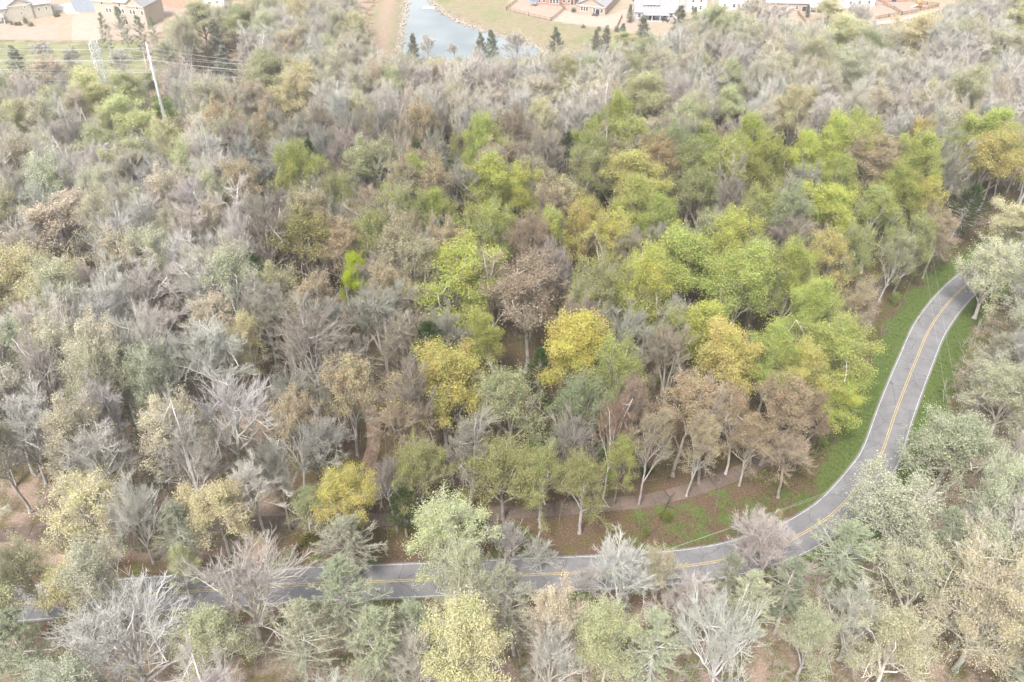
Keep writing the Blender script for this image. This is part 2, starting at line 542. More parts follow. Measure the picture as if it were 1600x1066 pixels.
SH['grand'] = [deciduous('grand_a', 46, 22, 19, 0.26, 12, 9, 6, 9, False, 1.0, sub=0, leaf_n=44000, leaf_s=0.10, jitter=0.46, zb=0.28, lumps=0.26, thick=1.5)]
SH['pine'] = [pine('pine_a', 61, 23, 8.5, 0.30, 16, 7, 12, 17), pine('pine_b', 62, 22, 10, 0.34, 14, 8, 13, 17, cone=0.8), pine('pine_c', 63, 24, 7.5, 0.36, 15, 6, 12, 18)]
SH['cedar'] = [pine('cedar_a', 71, 10, 4.6, 0.08, 17, 8, 12, 13, needle=0.26, cone=1.0, wneedle=0.045), pine('cedar_b', 72, 11, 5.4, 0.1, 15, 8, 12, 13, needle=0.28, cone=0.8, wneedle=0.045)]
SH['shrub'] = [shrub_shape('shrub_a', 81), shrub_shape('shrub_b', 82, 3.4, 3.2, 9, 8, 2600), shrub_shape('shrub_c', 83, 2.4, 4.0, 13, 6, 2600)]
SH['sapling'] = [deciduous('sapling_a', 91, 8, 6, 0.22, 6, 6, 5, 8, False, 1.0, sub=0.3, zb=0.22, thick=0.7),
                 deciduous('sapling_b', 92, 9, 5, 0.30, 6, 6, 5, 8, True, 1.0, sub=0.3, leaf_n=900, leaf_s=0.15, zb=0.25, thick=0.7)]
# ------------------------------------------------------------------ plan of the place
def smooth_line(pts, step=2.0):
    """Catmull-Rom through plan points, resampled"""
    P = np.array(pts, float)
    P = np.concatenate([[2 * P[0] - P[1]], P, [2 * P[-1] - P[-2]]])
    out = []
    for i in range(1, len(P) - 2):
        a, b, c, d = P[i - 1:i + 3]
        for t in np.linspace(0, 1, 24, endpoint=False):
            out.append(0.5 * (2 * b + (c - a) * t + (2 * a - 5 * b + 4 * c - d) * t * t + (3 * b - a - 3 * c + d) * t ** 3))
    out.append(P[-2])
    out = np.array(out)
    s = np.concatenate([[0], np.cumsum(np.linalg.norm(np.diff(out, axis=0), axis=1))])
    q = np.arange(0, s[-1], step)
    return np.stack([np.interp(q, s, out[:, k]) for k in range(2)], 1)

def pts_of(px):
    return [tuple(gp(x, y)[:2]) for x, y in px]

def dist_poly(X, Y, line):
    d = np.full(X.shape, 1e9)
    for a, b in zip(line[:-1], line[1:]):
        ab = b - a
        t = np.clip(((X - a[0]) * ab[0] + (Y - a[1]) * ab[1]) / max(ab @ ab, 1e-9), 0, 1)
        d = np.minimum(d, np.hypot(X - a[0] - t * ab[0], Y - a[1] - t * ab[1]))
    return d

def inside(X, Y, poly):
    r = np.zeros(np.shape(X), bool)
    P = np.asarray(poly)
    for (x0, y0), (x1, y1) in zip(P, np.roll(P, -1, 0)):
        c = ((y0 > Y) != (y1 > Y)) & (X < (x1 - x0) * (Y - y0) / (y1 - y0 + 1e-12) + x0)
        r ^= c
    return r

ROAD_PX = [(-420, 968), (-200, 957), (7, 945), (219, 929), (398, 919), (483, 913), (638, 907), (766, 901), (888, 896), (986, 892), (1067, 885), (1104, 880), (1154, 870),
           (1229, 846), (1283, 816), (1316, 789), (1354, 745), (1377, 709), (1401, 640), (1430, 566), (1458, 505), (1504, 450), (1560, 412), (1640, 380), (1760, 352), (1900, 335)]
road_c = smooth_line(pts_of(ROAD_PX), 1.5)
PATH_PX = [(-150, 842), (0, 836), (200, 824), (390, 818), (600, 812), (763, 803), (860, 797), (948, 789), (1010, 783), (1080, 766), (1150, 741), (1215, 705), (1268, 655), (1315, 580),
           (1352, 500), (1382, 440), (1425, 392), (1500, 354), (1600, 336), (1720, 318)]
path_c = smooth_line(pts_of(PATH_PX), 1.0)
TRACK_PX = [(612, -40), (608, 0), (600, 40), (596, 70), (604, 92), (640, 110), (720, 118)]
track_c = smooth_line(pts_of(TRACK_PX), 3.0)
POND_PX = [(632, -22), (633, 2), (631, 19), (628, 45), (625, 66), (622, 78), (636, 90), (680, 95), (760, 96), (830, 90), (850, 80), (838, 72), (822, 65), (794, 57), (766, 48), (725, 35), (699, 21), (684, 10), (672, -2), (660, -22)]
pond = np.array(pts_of(POND_PX))
TERRACE_PX = [(352, 219), (1640, 236), (1640, 360), (1515, 410), (1455, 470), (1430, 520), (1395, 610), (1350, 705), (1270, 800), (1150, 838), (1000, 868), (750, 877), (458, 892)]
parcel = np.array(pts_of(TERRACE_PX))

def ground_z(X, Y):
    X, Y = np.asarray(X, float), np.asarray(Y, float)
    d = dist_poly(X, Y, np.concatenate([pond, pond[:1]]))
    s = np.where(inside(X, Y, pond), -d, d)             # signed distance to the shore
    return -1.6 * np.clip((4.0 - s) / 9.0, 0, 1)

# ------------------------------------------------------------------ ground
xs = np.concatenate([[-6000, -3500, -2000, -1200, -800, -560, -440, -380], np.arange(-340, 341, 2.5), [380, 440, 560, 800, 1200, 2000, 3500, 6000]])
ys = np.concatenate([[-3000, -1500, -700, -350, -160, -70, -20, 10], np.arange(24, 230, 2.0), np.arange(230, 470, 2.0), [480, 500, 540, 620, 760, 1000, 1500, 2500, 4500, 8000]])
GX, GY = np.meshgrid(xs, ys)
near = (np.abs(GX) < 345) & (GY > 20) & (GY < 475)
GZ = np.where(near, ground_z(GX, GY), 0.0)
dr = dist_poly(GX, GY, road_c[::3])
dp = dist_poly(GX, GY, path_c[::4])
PXg, PYg, Dg = proj(GX, GY, GZ)
# what grows where: R grass, G bare straw / dry mown grass, B litter whitened by a painted veil
def sstep(a, b, x):
    t = np.clip((x - a) / (b - a), 0, 1)
    return t * t * (3 - 2 * t)
inner = (PYg < 890) & (PXg > 1180)
grass = np.where(GX > 55, 1 - sstep(5.5, 10.5, dr), 0.45 * (1 - sstep(4.5, 8.5, dr)))
bankz = (PXg > 985) & (PXg < 1300) & (dr < 16) & (dr > 3) & (PYg < 880) & (PYg > 760)
grass = np.where(bankz, np.maximum(grass, 0.52), grass)
grass = np.where((GX > 60) & (GY > 108), np.maximum(grass, 1 - sstep(6.0, 11.0, dr)), grass)
field_px = [(-200, 62), (60, 66), (150, 66), (222, 64), (232, 100), (215, 128), (100, 128), (-200, 132)]
field = np.array(pts_of(field_px))
in_field = inside(GX, GY, field)
mead = np.array(pts_of([(235, 150), (320, 150), (330, 170), (262, 185), (235, 175)]))
grass = np.where(inside(GX, GY, mead), 0.9, grass)
gap_px = [(1420, 38), (1475, 20), (1520, 12), (1540, 25), (1470, 45), (1425, 48)]
grass = np.where(inside(GX, GY, np.array(pts_of(gap_px))), 0.9, grass)
pd = dist_poly(GX, GY, np.concatenate([pond, pond[:1]]))
bank_px = [(675, -40), (684, 8), (730, 30), (800, 54), (850, 72), (880, 84), (1000, 78), (1060, 52), (985, 50), (930, 40), (862, 34), (792, 17), (820, 0), (900, -40)]
bank = inside(GX, GY, np.array(pts_of(bank_px)))
dam = inside(GX, GY, np.array(pts_of([(560, 95), (578, 60), (590, 0), (595, -40), (640, -40), (636, 0), (630, 70), (640, 96), (760, 104), (860, 96), (850, 86), (880, 110), (640, 122)])))
straw = np.where(bank | dam, 1.0, 0.0)
far_open = (PYg < 30) & (GY > 300)
yards_px = [(-300, 60), (150, 64), (225, 60), (330, 20), (360, 10), (360, -120), (-300, -120)]
yard2_px = [(792, 17), (862, 34), (930, 42), (985, 52), (1060, 60), (1200, 50), (1340, 46), (1470, 18), (1540, -30), (1700, -120), (800, -120)]
straw2 = inside(GX, GY, np.array(pts_of(yards_px))) | inside(GX, GY, np.array(pts_of(yard2_px)))
pale = np.where(inside(GX, GY, parcel) | (dr < 7), 0.0, 1.0)  # where the whitish veil is painted into the ground colour
V = np.stack([GX, GY, GZ], -1).reshape(-1, 3)
ny, nx = GX.shape
ii = (np.arange(ny - 1)[:, None] * nx + np.arange(nx - 1)[None]).ravel()
T = np.stack([ii, ii + 1, ii + nx + 1, ii + nx], 1)

def ground_material():
    m, n, l, out = mat_new('forest_floor')
    b = n.new('ShaderNodeBsdfPrincipled')
    b.inputs['Roughness'].default_value = 0.95
    b.inputs['Specular IOR Level'].default_value = 0.1
    g = n.new('ShaderNodeNewGeometry')
    p = g.outputs['Position']
    za = N(n, 'ShaderNodeAttribute', attribute_type='GEOMETRY', attribute_name='zone')
    zb = N(n, 'ShaderNodeAttribute', attribute_type='GEOMETRY', attribute_name='zone_b')
    sep = n.new('ShaderNodeSeparateColor')
    l.new(za.outputs['Color'], sep.inputs[0])
    sepb = n.new('ShaderNodeSeparateColor')
    l.new(zb.outputs['Color'], sepb.inputs[0])
    fine = noise(n, l, p, 3.2, 6, 0.75)
    mid = noise(n, l, p, 0.22, 5, 0.65)
    big = noise(n, l, p, 0.05, 3, 0.5)
    litter = ramp(n, l, fine, [(0.28, (0.045, 0.029, 0.019)), (0.5, (0.10, 0.066, 0.045)), (0.72, (0.20, 0.14, 0.10))])
    litter_veiled = ramp(n, l, fine, [(0.28, (0.12, 0.085, 0.065)), (0.5, (0.25, 0.185, 0.15)), (0.74, (0.42, 0.335, 0.28))])
    c = mixc(n, l, sep.outputs[2], litter, litter_veiled)
    moss = ramp(n, l, fine, [(0.3, (0.05, 0.045, 0.016)), (0.7, (0.12, 0.105, 0.035))])
    mf = ramp(n, l, mid, [(0.46, (0, 0, 0)), (0.60, (0.8, 0.8, 0.8))])
    c = mixc(n, l, mf, c, moss)
    # grass, broken up at its edge
    gr = ramp(n, l, fine, [(0.25, (0.035, 0.045, 0.015)), (0.5, (0.078, 0.108, 0.030)), (0.78, (0.15, 0.175, 0.065))])
    add = N(n, 'ShaderNodeMath', operation='ADD')
    l.new(sep.outputs[0], add.inputs[0])
    sc = N(n, 'ShaderNodeMath', operation='MULTIPLY_ADD')
    l.new(mid, sc.inputs[0])
    sc.inputs[1].default_value = 2.2
    sc.inputs[2].default_value = -1.15
    l.new(sc.outputs[0], add.inputs[1])
    gf = ramp(n, l, add.outputs[0], [(0.38, (0, 0, 0)), (0.62, (1, 1, 1))])
    c = mixc(n, l, gf, c, gr)
    # dry mown grass on the dam and the bank, with green patches
    dry = ramp(n, l, noise(n, l, p, 0.5, 6, 0.7), [(0.3, (0.165, 0.14, 0.09)), (0.7, (0.25, 0.22, 0.145))])
    lawn = ramp(n, l, fine, [(0.3, (0.105, 0.13, 0.05)), (0.7, (0.17, 0.20, 0.085))])
    lf_ = ramp(n, l, noise(n, l, p, 0.075, 4, 0.6), [(0.52, (0, 0, 0)), (0.68, (0.85, 0.85, 0.85))])
    dry = mixc(n, l, lf_, dry, lawn)
    c = mixc(n, l, sep.outputs[1], c, dry)
    # dormant lawns of the gardens: tan with a pinkish cast
    yard = ramp(n, l, noise(n, l, p, 0.35, 6, 0.7), [(0.3, (0.24, 0.195, 0.145)), (0.7, (0.31, 0.255, 0.195))])
    pink = ramp(n, l, noise(n, l, p, 0.35, 6, 0.7), [(0.3, (0.255, 0.20, 0.165)), (0.7, (0.32, 0.257, 0.215))])
    yard = mixc(n, l, ramp(n, l, noise(n, l, p, 0.035, 2, 0.5), [(0.46, (0, 0, 0)), (0.54, (1, 1, 1))]), yard, pink)
    c = mixc(n, l, sepb.outputs[0], c, yard)
    track = ramp(n, l, noise(n, l, p, 0.6, 6, 0.7), [(0.3, (0.21, 0.155, 0.12)), (0.7, (0.29, 0.225, 0.17))])
    c = mixc(n, l, sepb.outputs[1], c, track)
    stone = ramp(n, l, noise(n, l, p, 1.6, 4, 0.8), [(0.35, (0.10, 0.085, 0.065)), (0.65, (0.27, 0.235, 0.19))])
    c = mixc(n, l, sepb.outputs[2], c, stone)
    l.new(c, b.inputs['Base Color'])
    bp = n.new('ShaderNodeBump')
    bp.inputs['Strength'].default_value = 0.7
    bp.inputs['Distance'].default_value = 0.12
    l.new(fine, bp.inputs['Height'])
    l.new(bp.outputs[0], b.inputs['Normal'])
    l.new(b.outputs[0], out.inputs['Surface'])
    return m

me = mesh_np('ground', V, T, [ground_material()])
dt = dist_poly(GX, GY, track_c)
trk = (1 - sstep(1.6, 3.4, dt)) * near
rip = (1 - sstep(1.2, 3.2, pd)) * near
for nm, chans in (('zone', (grass * near, straw, pale)), ('zone_b', (straw2 * 1.0, trk, rip))):
    at = me.attributes.new(nm, 'FLOAT_COLOR', 'POINT')
    arr = np.ones((V.shape[0], 4), np.float32)
    for k in range(3):
        arr[:, k] = np.asarray(chans[k], np.float32).ravel()
    at.data.foreach_set('color', arr.ravel())
ground = tag(link('ground', me), 'brown leaf littered forest floor with green verges', kind='structure')

# ------------------------------------------------------------------ pond
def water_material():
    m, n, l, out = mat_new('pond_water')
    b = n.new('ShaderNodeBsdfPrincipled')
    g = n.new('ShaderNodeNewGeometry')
    c = ramp(n, l, noise(n, l, g.outputs['Position'], 0.03, 2), [(0.4, (0.135, 0.16, 0.17)), (0.6, (0.19, 0.215, 0.225))])  # sky reflection painted into the base colour as pale, soft patches
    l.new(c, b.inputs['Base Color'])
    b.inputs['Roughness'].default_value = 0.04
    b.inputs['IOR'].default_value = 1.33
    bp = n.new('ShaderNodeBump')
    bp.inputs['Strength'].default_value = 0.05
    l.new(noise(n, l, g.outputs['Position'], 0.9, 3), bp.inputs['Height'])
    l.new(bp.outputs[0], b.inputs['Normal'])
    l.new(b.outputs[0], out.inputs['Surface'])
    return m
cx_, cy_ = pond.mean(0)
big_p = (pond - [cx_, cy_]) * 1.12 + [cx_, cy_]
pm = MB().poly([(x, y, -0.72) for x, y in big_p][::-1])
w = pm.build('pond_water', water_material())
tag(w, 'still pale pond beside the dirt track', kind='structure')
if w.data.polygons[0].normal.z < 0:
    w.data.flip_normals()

# ------------------------------------------------------------------ roads, path, sheets
def ribbon(line, off0, off1, z, name, mat, parent=None, gaps=None):
    t = norm(np.gradient(line, axis=0))
    nrm = np.stack([-t[:, 1], t[:, 0]], 1)
    A, B = line + nrm * off0, line + nrm * off1
    n = len(line)
    V = np.concatenate([np.c_[A, np.full(n, z)], np.c_[B, np.full(n, z)]])
    i = np.arange(n - 1)
    if gaps is not None:
        i = i[gaps[:-1]]
    T = np.stack([i + n, i, i + 1, i + n + 1], 1)
    return link(name, mesh_np(name, V, T, [mat]), parent)

def asphalt_material():
    m, n, l, out = mat_new('asphalt')
    b = n.new('ShaderNodeBsdfPrincipled')
    g = n.new('ShaderNodeNewGeometry')
    p = g.outputs['Position']
    c = ramp(n, l, noise(n, l, p, 5, 6, 0.8), [(0.3, (0.135, 0.132, 0.138)), (0.7, (0.195, 0.19, 0.198))])
    blot = ramp(n, l, noise(n, l, p, 0.25, 5, 0.7), [(0.35, (0.78, 0.78, 0.78)), (0.65, (1.12, 1.12, 1.12))])
    c = mixc(n, l, 1.0, c, blot, 'MULTIPLY')
    # sealed cracks
    v = N(n, 'ShaderNodeTexVoronoi', feature='DISTANCE_TO_EDGE')
    v.inputs['Scale'].default_value = 0.16
    wv = n.new('ShaderNodeVectorMath'); wv.operation = 'ADD'
    nz = n.new('ShaderNodeTexNoise'); nz.inputs['Scale'].default_value = 0.6; nz.inputs['Detail'].default_value = 5
    l.new(p, nz.inputs['Vector'])
    l.new(p, wv.inputs[0]); l.new(nz.outputs['Color'], wv.inputs[1])
    l.new(wv.outputs[0], v.inputs['Vector'])
    crack = ramp(n, l, v.outputs['Distance'], [(0.004, (0.6, 0.6, 0.6)), (0.012, (1, 1, 1))])
    c = mixc(n, l, 1.0, c, crack, 'MULTIPLY')
    l.new(c, b.inputs['Base Color'])
    b.inputs['Roughness'].default_value = 0.85
    b.inputs['Specular IOR Level'].default_value = 0.3
    l.new(b.outputs[0], out.inputs['Surface'])
    return m

def paint_material(name, col):
    m, n, l, out = mat_new(name)
    b = n.new('ShaderNodeBsdfPrincipled')
    g = n.new('ShaderNodeNewGeometry')
    c = ramp(n, l, noise(n, l, g.outputs['Position'], 3, 6, 0.8), [(0.40, tuple(x * 0.2 + 0.12 for x in col)), (0.60, col)])
    l.new(c, b.inputs['Base Color'])
    b.inputs['Roughness'].default_value = 0.7
    l.new(b.outputs[0], out.inputs['Surface'])
    return m

M_ASPH = asphalt_material()
road = tag(ribbon(road_c, -3.65, 3.65, 0.03, 'road', M_ASPH), 'grey two lane asphalt road curving through the wood', kind='structure')
M_YEL = paint_material('yellow_paint', (0.58, 0.42, 0.12))
M_WHT = paint_material('white_paint', (0.54, 0.54, 0.52))
for off in (-0.17, 0.17):
    ribbon(road_c, off - 0.06, off + 0.06, 0.036, 'centre_line', M_YEL, road)
for off in (-3.28, 3.28):
    ribbon(road_c, off - 0.065, off + 0.065, 0.036, 'edge_line', M_WHT, road)

M_SLAB = [simple('path_concrete_%s' % k, c, 0.22, 1.3, 0.9, bump=0.2) for k, c in (('brown', (0.125, 0.094, 0.078)), ('tan', (0.145, 0.11, 0.09)), ('dusty', (0.112, 0.087, 0.074)))]
M_BED = simple('path_bed', (0.12, 0.09, 0.07), 0.25, 2.0)
path = tag(ribbon(path_c, -1.55, 1.55, 0.012, 'footpath', M_BED), 'brown concrete footpath winding under the trees', kind='structure')
tP = norm(np.gradient(path_c, axis=0))
nP = np.stack([-tP[:, 1], tP[:, 0]], 1)
rp = random.Random(5)
SL = 3
for i in range(0, len(path_c) - SL - 1, SL):
    a, b = i, i + SL
    g0 = tP[a] * 0.035
    g1 = tP[b] * 0.035
    q = [path_c[a] + g0 - nP[a] * 1.5, path_c[b] - g1 - nP[b] * 1.5, path_c[b] - g1 + nP[b] * 1.5, path_c[a] + g0 + nP[a] * 1.5]
    zt = 0.10 + rp.uniform(-0.008, 0.012)
    MB().hexa([(x, y, 0.0) for x, y in q], [(x, y, zt + rp.uniform(-0.006, 0.006)) for x, y in q]).build('slab', rp.choice(M_SLAB), path)

def sheet(name, px, z, mat, label):
    """a flat patch of ground cover or paving through the photograph's pixels"""
    m = MB().poly([(*gp(x, y)[:2], z) for x, y in px])
    o = m.build(name, mat)
    if o.data.polygons[0].normal.z < 0:
        o.data.flip_normals()
    return tag(o, label, kind='structure')

M_CONC = simple('concrete', (0.42, 0.41, 0.39), 0.1, 0.6, 0.9)
M_STREET = simple('street_asphalt', (0.19, 0.205, 0.235), 0.12, 0.5, 0.9)
M_SAND = simple('sandy_path', (0.36, 0.32, 0.26), 0.12, 0.5, 0.95)
M_PINK = simple('bare_clay', (0.32, 0.257, 0.215), 0.1, 0.4, 0.95)
M_TAN = simple('dormant_lawn', (0.56, 0.43, 0.29), 0.12, 0.4, 0.95)
M_MULCH = simple('mulch', (0.27, 0.18, 0.13), 0.25, 0.8, 0.95)
sheet('street', [(118, 19), (152, 18), (152, -40), (112, -40), (110, 4)], 0.03, M_STREET, 'blue grey dead end street between two houses')
sheet('pavement', [(82, 9), (112, 4), (114, -10), (116, 2), (121, 19), (126, 22), (104, 22), (98, 16), (84, 17)], 0.025, M_CONC, 'white concrete kerb and drive at the end of the street')
sheet('lawn', [(113, 26), (125, 22), (154, 21), (158, 62), (112, 63)], 0.02, M_PINK, 'pinkish bare garden strip below the dead end street')
sheet('sandy_path', [(1183, 54), (1183, 51), (1225, 49), (1268, 51), (1290, 40), (1320, 37), (1357, 36), (1404, 29), (1466, 14), (1466, 18), (1404, 34), (1357, 41), (1318, 41), (1294, 43), (1270, 55), (1225, 53)], 0.02, M_SAND, 'pale sandy path running below the garden fences')
sheet('clay_lawn', [(866, 33), (882, 16), (905, 24), (946, 26), (985, 12), (1000, 3), (1020, 3), (968, 45), (925, 41)], 0.02, M_PINK, 'pinkish dormant lawn behind the gabled tan house')
M_FIELD = simple('field_grass', (0.165, 0.165, 0.09), 0.42, 0.09, 0.95)
sheet('field', field_px, 0.015, M_FIELD, 'light green mown field under the power lines')
sheet('mulch_bed', [(252, 9), (253, -2), (304, -4), (306, 8), (282, 14)], 0.03, M_MULCH, 'brown mulch bed beside the white house')

trail_c = smooth_line(pts_of([(520, 806), (556, 770), (574, 730), (584, 690), (580, 650), (566, 610), (560, 570)]), 1.0)
M_TRAIL = simple('trail_dirt', (0.25, 0.17, 0.135), 0.3, 1.6, 0.95)
tag(ribbon(trail_c, -1.3, 1.3, 0.02, 'dirt_trail', M_TRAIL), 'reddish dirt trail leading from the footpath into the wood', kind='structure')

# rocks along the pond's dam side
M_ROCK = simple('bank_rock', (0.30, 0.26, 0.21), 0.3, 1.2, 0.95, bump=0.4)
rg = np.random.default_rng(3)
shore = smooth_line(np.concatenate([pond, pond[:1]]), 0.5)
RV, RT, o_ = [], [], 0
ico = np.array([(1, 0, 0), (-1, 0, 0), (0, 1, 0), (0, -1, 0), (0, 0, 1), (0, 0, -1)], float)
icf = np.array([(0, 2, 4), (2, 1, 4), (1, 3, 4), (3, 0, 4), (2, 0, 5), (1, 2, 5), (3, 1, 5), (0, 3, 5)])
for k in range(1700):
    c = shore[rg.integers(0, len(shore))] + rg.normal(0, 1.0, 2)
    s = rg.uniform(0.18, 0.65)
    v = ico * s * rg.uniform(0.6, 1.3, (6, 3)) + rg.normal(0, 0.1 * s, (6, 3))
    RV.append(v + [c[0], c[1], float(np.interp(0, [0], [0])) - 0.75 + rg.uniform(-0.1, 0.25)])
    RT.append(icf + o_)
    o_ += 6
tag(link('shore_rocks', mesh_np('shore_rocks', np.concatenate(RV), np.concatenate(RT), [M_ROCK])), 'grey brown riprap stones along the pond shore', kind='stuff')
# low pale float
fl = empty('float', (*gp(670, 13, -0.7)[:2], -0.75))
tag(fl, 'small white float lying on the far end of the pond', 'float')
M_WHITE = simple('white_board', (0.8, 0.8, 0.78), 0.06, 1.0, 0.7)
d_ = MB()
d_.hexa([(-2.6, -0.8, 0.05), (2.6, -0.8, 0.05), (2.6, 0.8, 0.05), (-2.6, 0.8, 0.05)], [(-2.7, -0.9, 0.42), (2.7, -0.9, 0.42), (2.7, 0.9, 0.42), (-2.7, 0.9, 0.42)])
d_.build('deck', M_WHITE, fl)
for sx in (-1.6, 1.6):
    MB().tube([(sx, -0.9, 0.0), (sx, 0.9, 0.0)], 0.28, 8).build('pontoon', M_CONC, fl)
# ------------------------------------------------------------------ houses beyond the wood
M_GLASS = simple('window_glass', (0.035, 0.045, 0.06), 0.3, 0.3, 0.12, 0.6)
M_TRIM = simple('white_trim', (0.68, 0.67, 0.65), 0.05, 1.0, 0.6)
M_DARK = simple('dark_void', (0.045, 0.04, 0.04), 0.2, 1.0, 0.8)
def siding(name, col):
    """lap boards: fine relief and weathering only, too far away to tell one board from the next"""
    m, n, l, out = mat_new(name)
    b = n.new('ShaderNodeBsdfPrincipled')
    tc = n.new('ShaderNodeTexCoord')
    w_ = N(n, 'ShaderNodeTexWave', wave_type='BANDS', bands_direction='Z')
    w_.inputs['Scale'].default_value = 1.1
    l.new(tc.outputs['Object'], w_.inputs['Vector'])
    c = ramp(n, l, noise(n, l, tc.outputs['Object'], 0.6, 5, 0.7), [(0.3, tuple(x * 0.9 for x in col)), (0.7, tuple(min(1, x * 1.06) for x in col))])
    l.new(c, b.inputs['Base Color'])
    b.inputs['Roughness'].default_value = 0.8
    bp = n.new('ShaderNodeBump')
    bp.inputs['Strength'].default_value = 0.3
    bp.inputs['Distance'].default_value = 0.03
    l.new(w_.outputs['Fac'], bp.inputs['Height'])
    l.new(bp.outputs[0], b.inputs['Normal'])
    l.new(b.outputs[0], out.inputs['Surface'])
    return m
def shingles(name, col):
    m, n, l, out = mat_new(name)
    b = n.new('ShaderNodeBsdfPrincipled')
    tc = n.new('ShaderNodeTexCoord')
    br = n.new('ShaderNodeTexBrick')
    br.inputs['Scale'].default_value = 2.2
    br.inputs['Color1'].default_value = (*[x * 0.8 for x in col], 1)
    br.inputs['Color2'].default_value = (*[min(1, x * 1.2) for x in col], 1)
    br.inputs['Mortar'].default_value = (*[x * 0.6 for x in col], 1)
    br.inputs['Mortar Size'].default_value = 0.02
    l.new(tc.outputs['Object'], br.inputs['Vector'])
    l.new(br.outputs[0], b.inputs['Base Color'])
    b.inputs['Roughness'].default_value = 0.9
    l.new(b.outputs[0], out.inputs['Surface'])
    return m
def brickwork(name, c1, c2):
    m, n, l, out = mat_new(name)
    b = n.new('ShaderNodeBsdfPrincipled')
    tc = n.new('ShaderNodeTexCoord')
    mp = n.new('ShaderNodeMapping')
    mp.inputs['Rotation'].default_value = (math.pi / 2, 0, 0)
    l.new(tc.outputs['Object'], mp.inputs[0])
    br = n.new('ShaderNodeTexBrick')
    br.inputs['Scale'].default_value = 4
    br.inputs['Color1'].default_value = (*c1, 1)
    br.inputs['Color2'].default_value = (*c2, 1)
    br.inputs['Mortar'].default_value = (0.42, 0.38, 0.34, 1)
    br.inputs['Mortar Size'].default_value = 0.012
    l.new(mp.outputs[0], br.inputs['Vector'])
    l.new(br.outputs[0], b.inputs['Base Color'])
    b.inputs['Roughness'].default_value = 0.9
    l.new(b.outputs[0], out.inputs['Surface'])
    return m

W_CREAM = siding('cream_siding', (0.38, 0.345, 0.285))
W_BEIGE = siding('beige_siding', (0.37, 0.315, 0.26))
W_WHITE = siding('white_siding', (0.56, 0.555, 0.55))
W_TANB = brickwork('tan_brick', (0.38, 0.29, 0.24), (0.32, 0.24, 0.20))
W_REDB = brickwork('red_brick', (0.36, 0.19, 0.145), (0.30, 0.155, 0.125))
W_GREY = siding('grey_siding', (0.40, 0.40, 0.41))
R_GREY = shingles('grey_shingles', (0.26, 0.25, 0.27))
R_LILAC = shingles('slate_shingles', (0.30, 0.28, 0.32))
R_BROWN = shingles('brown_shingles', (0.26, 0.18, 0.15))

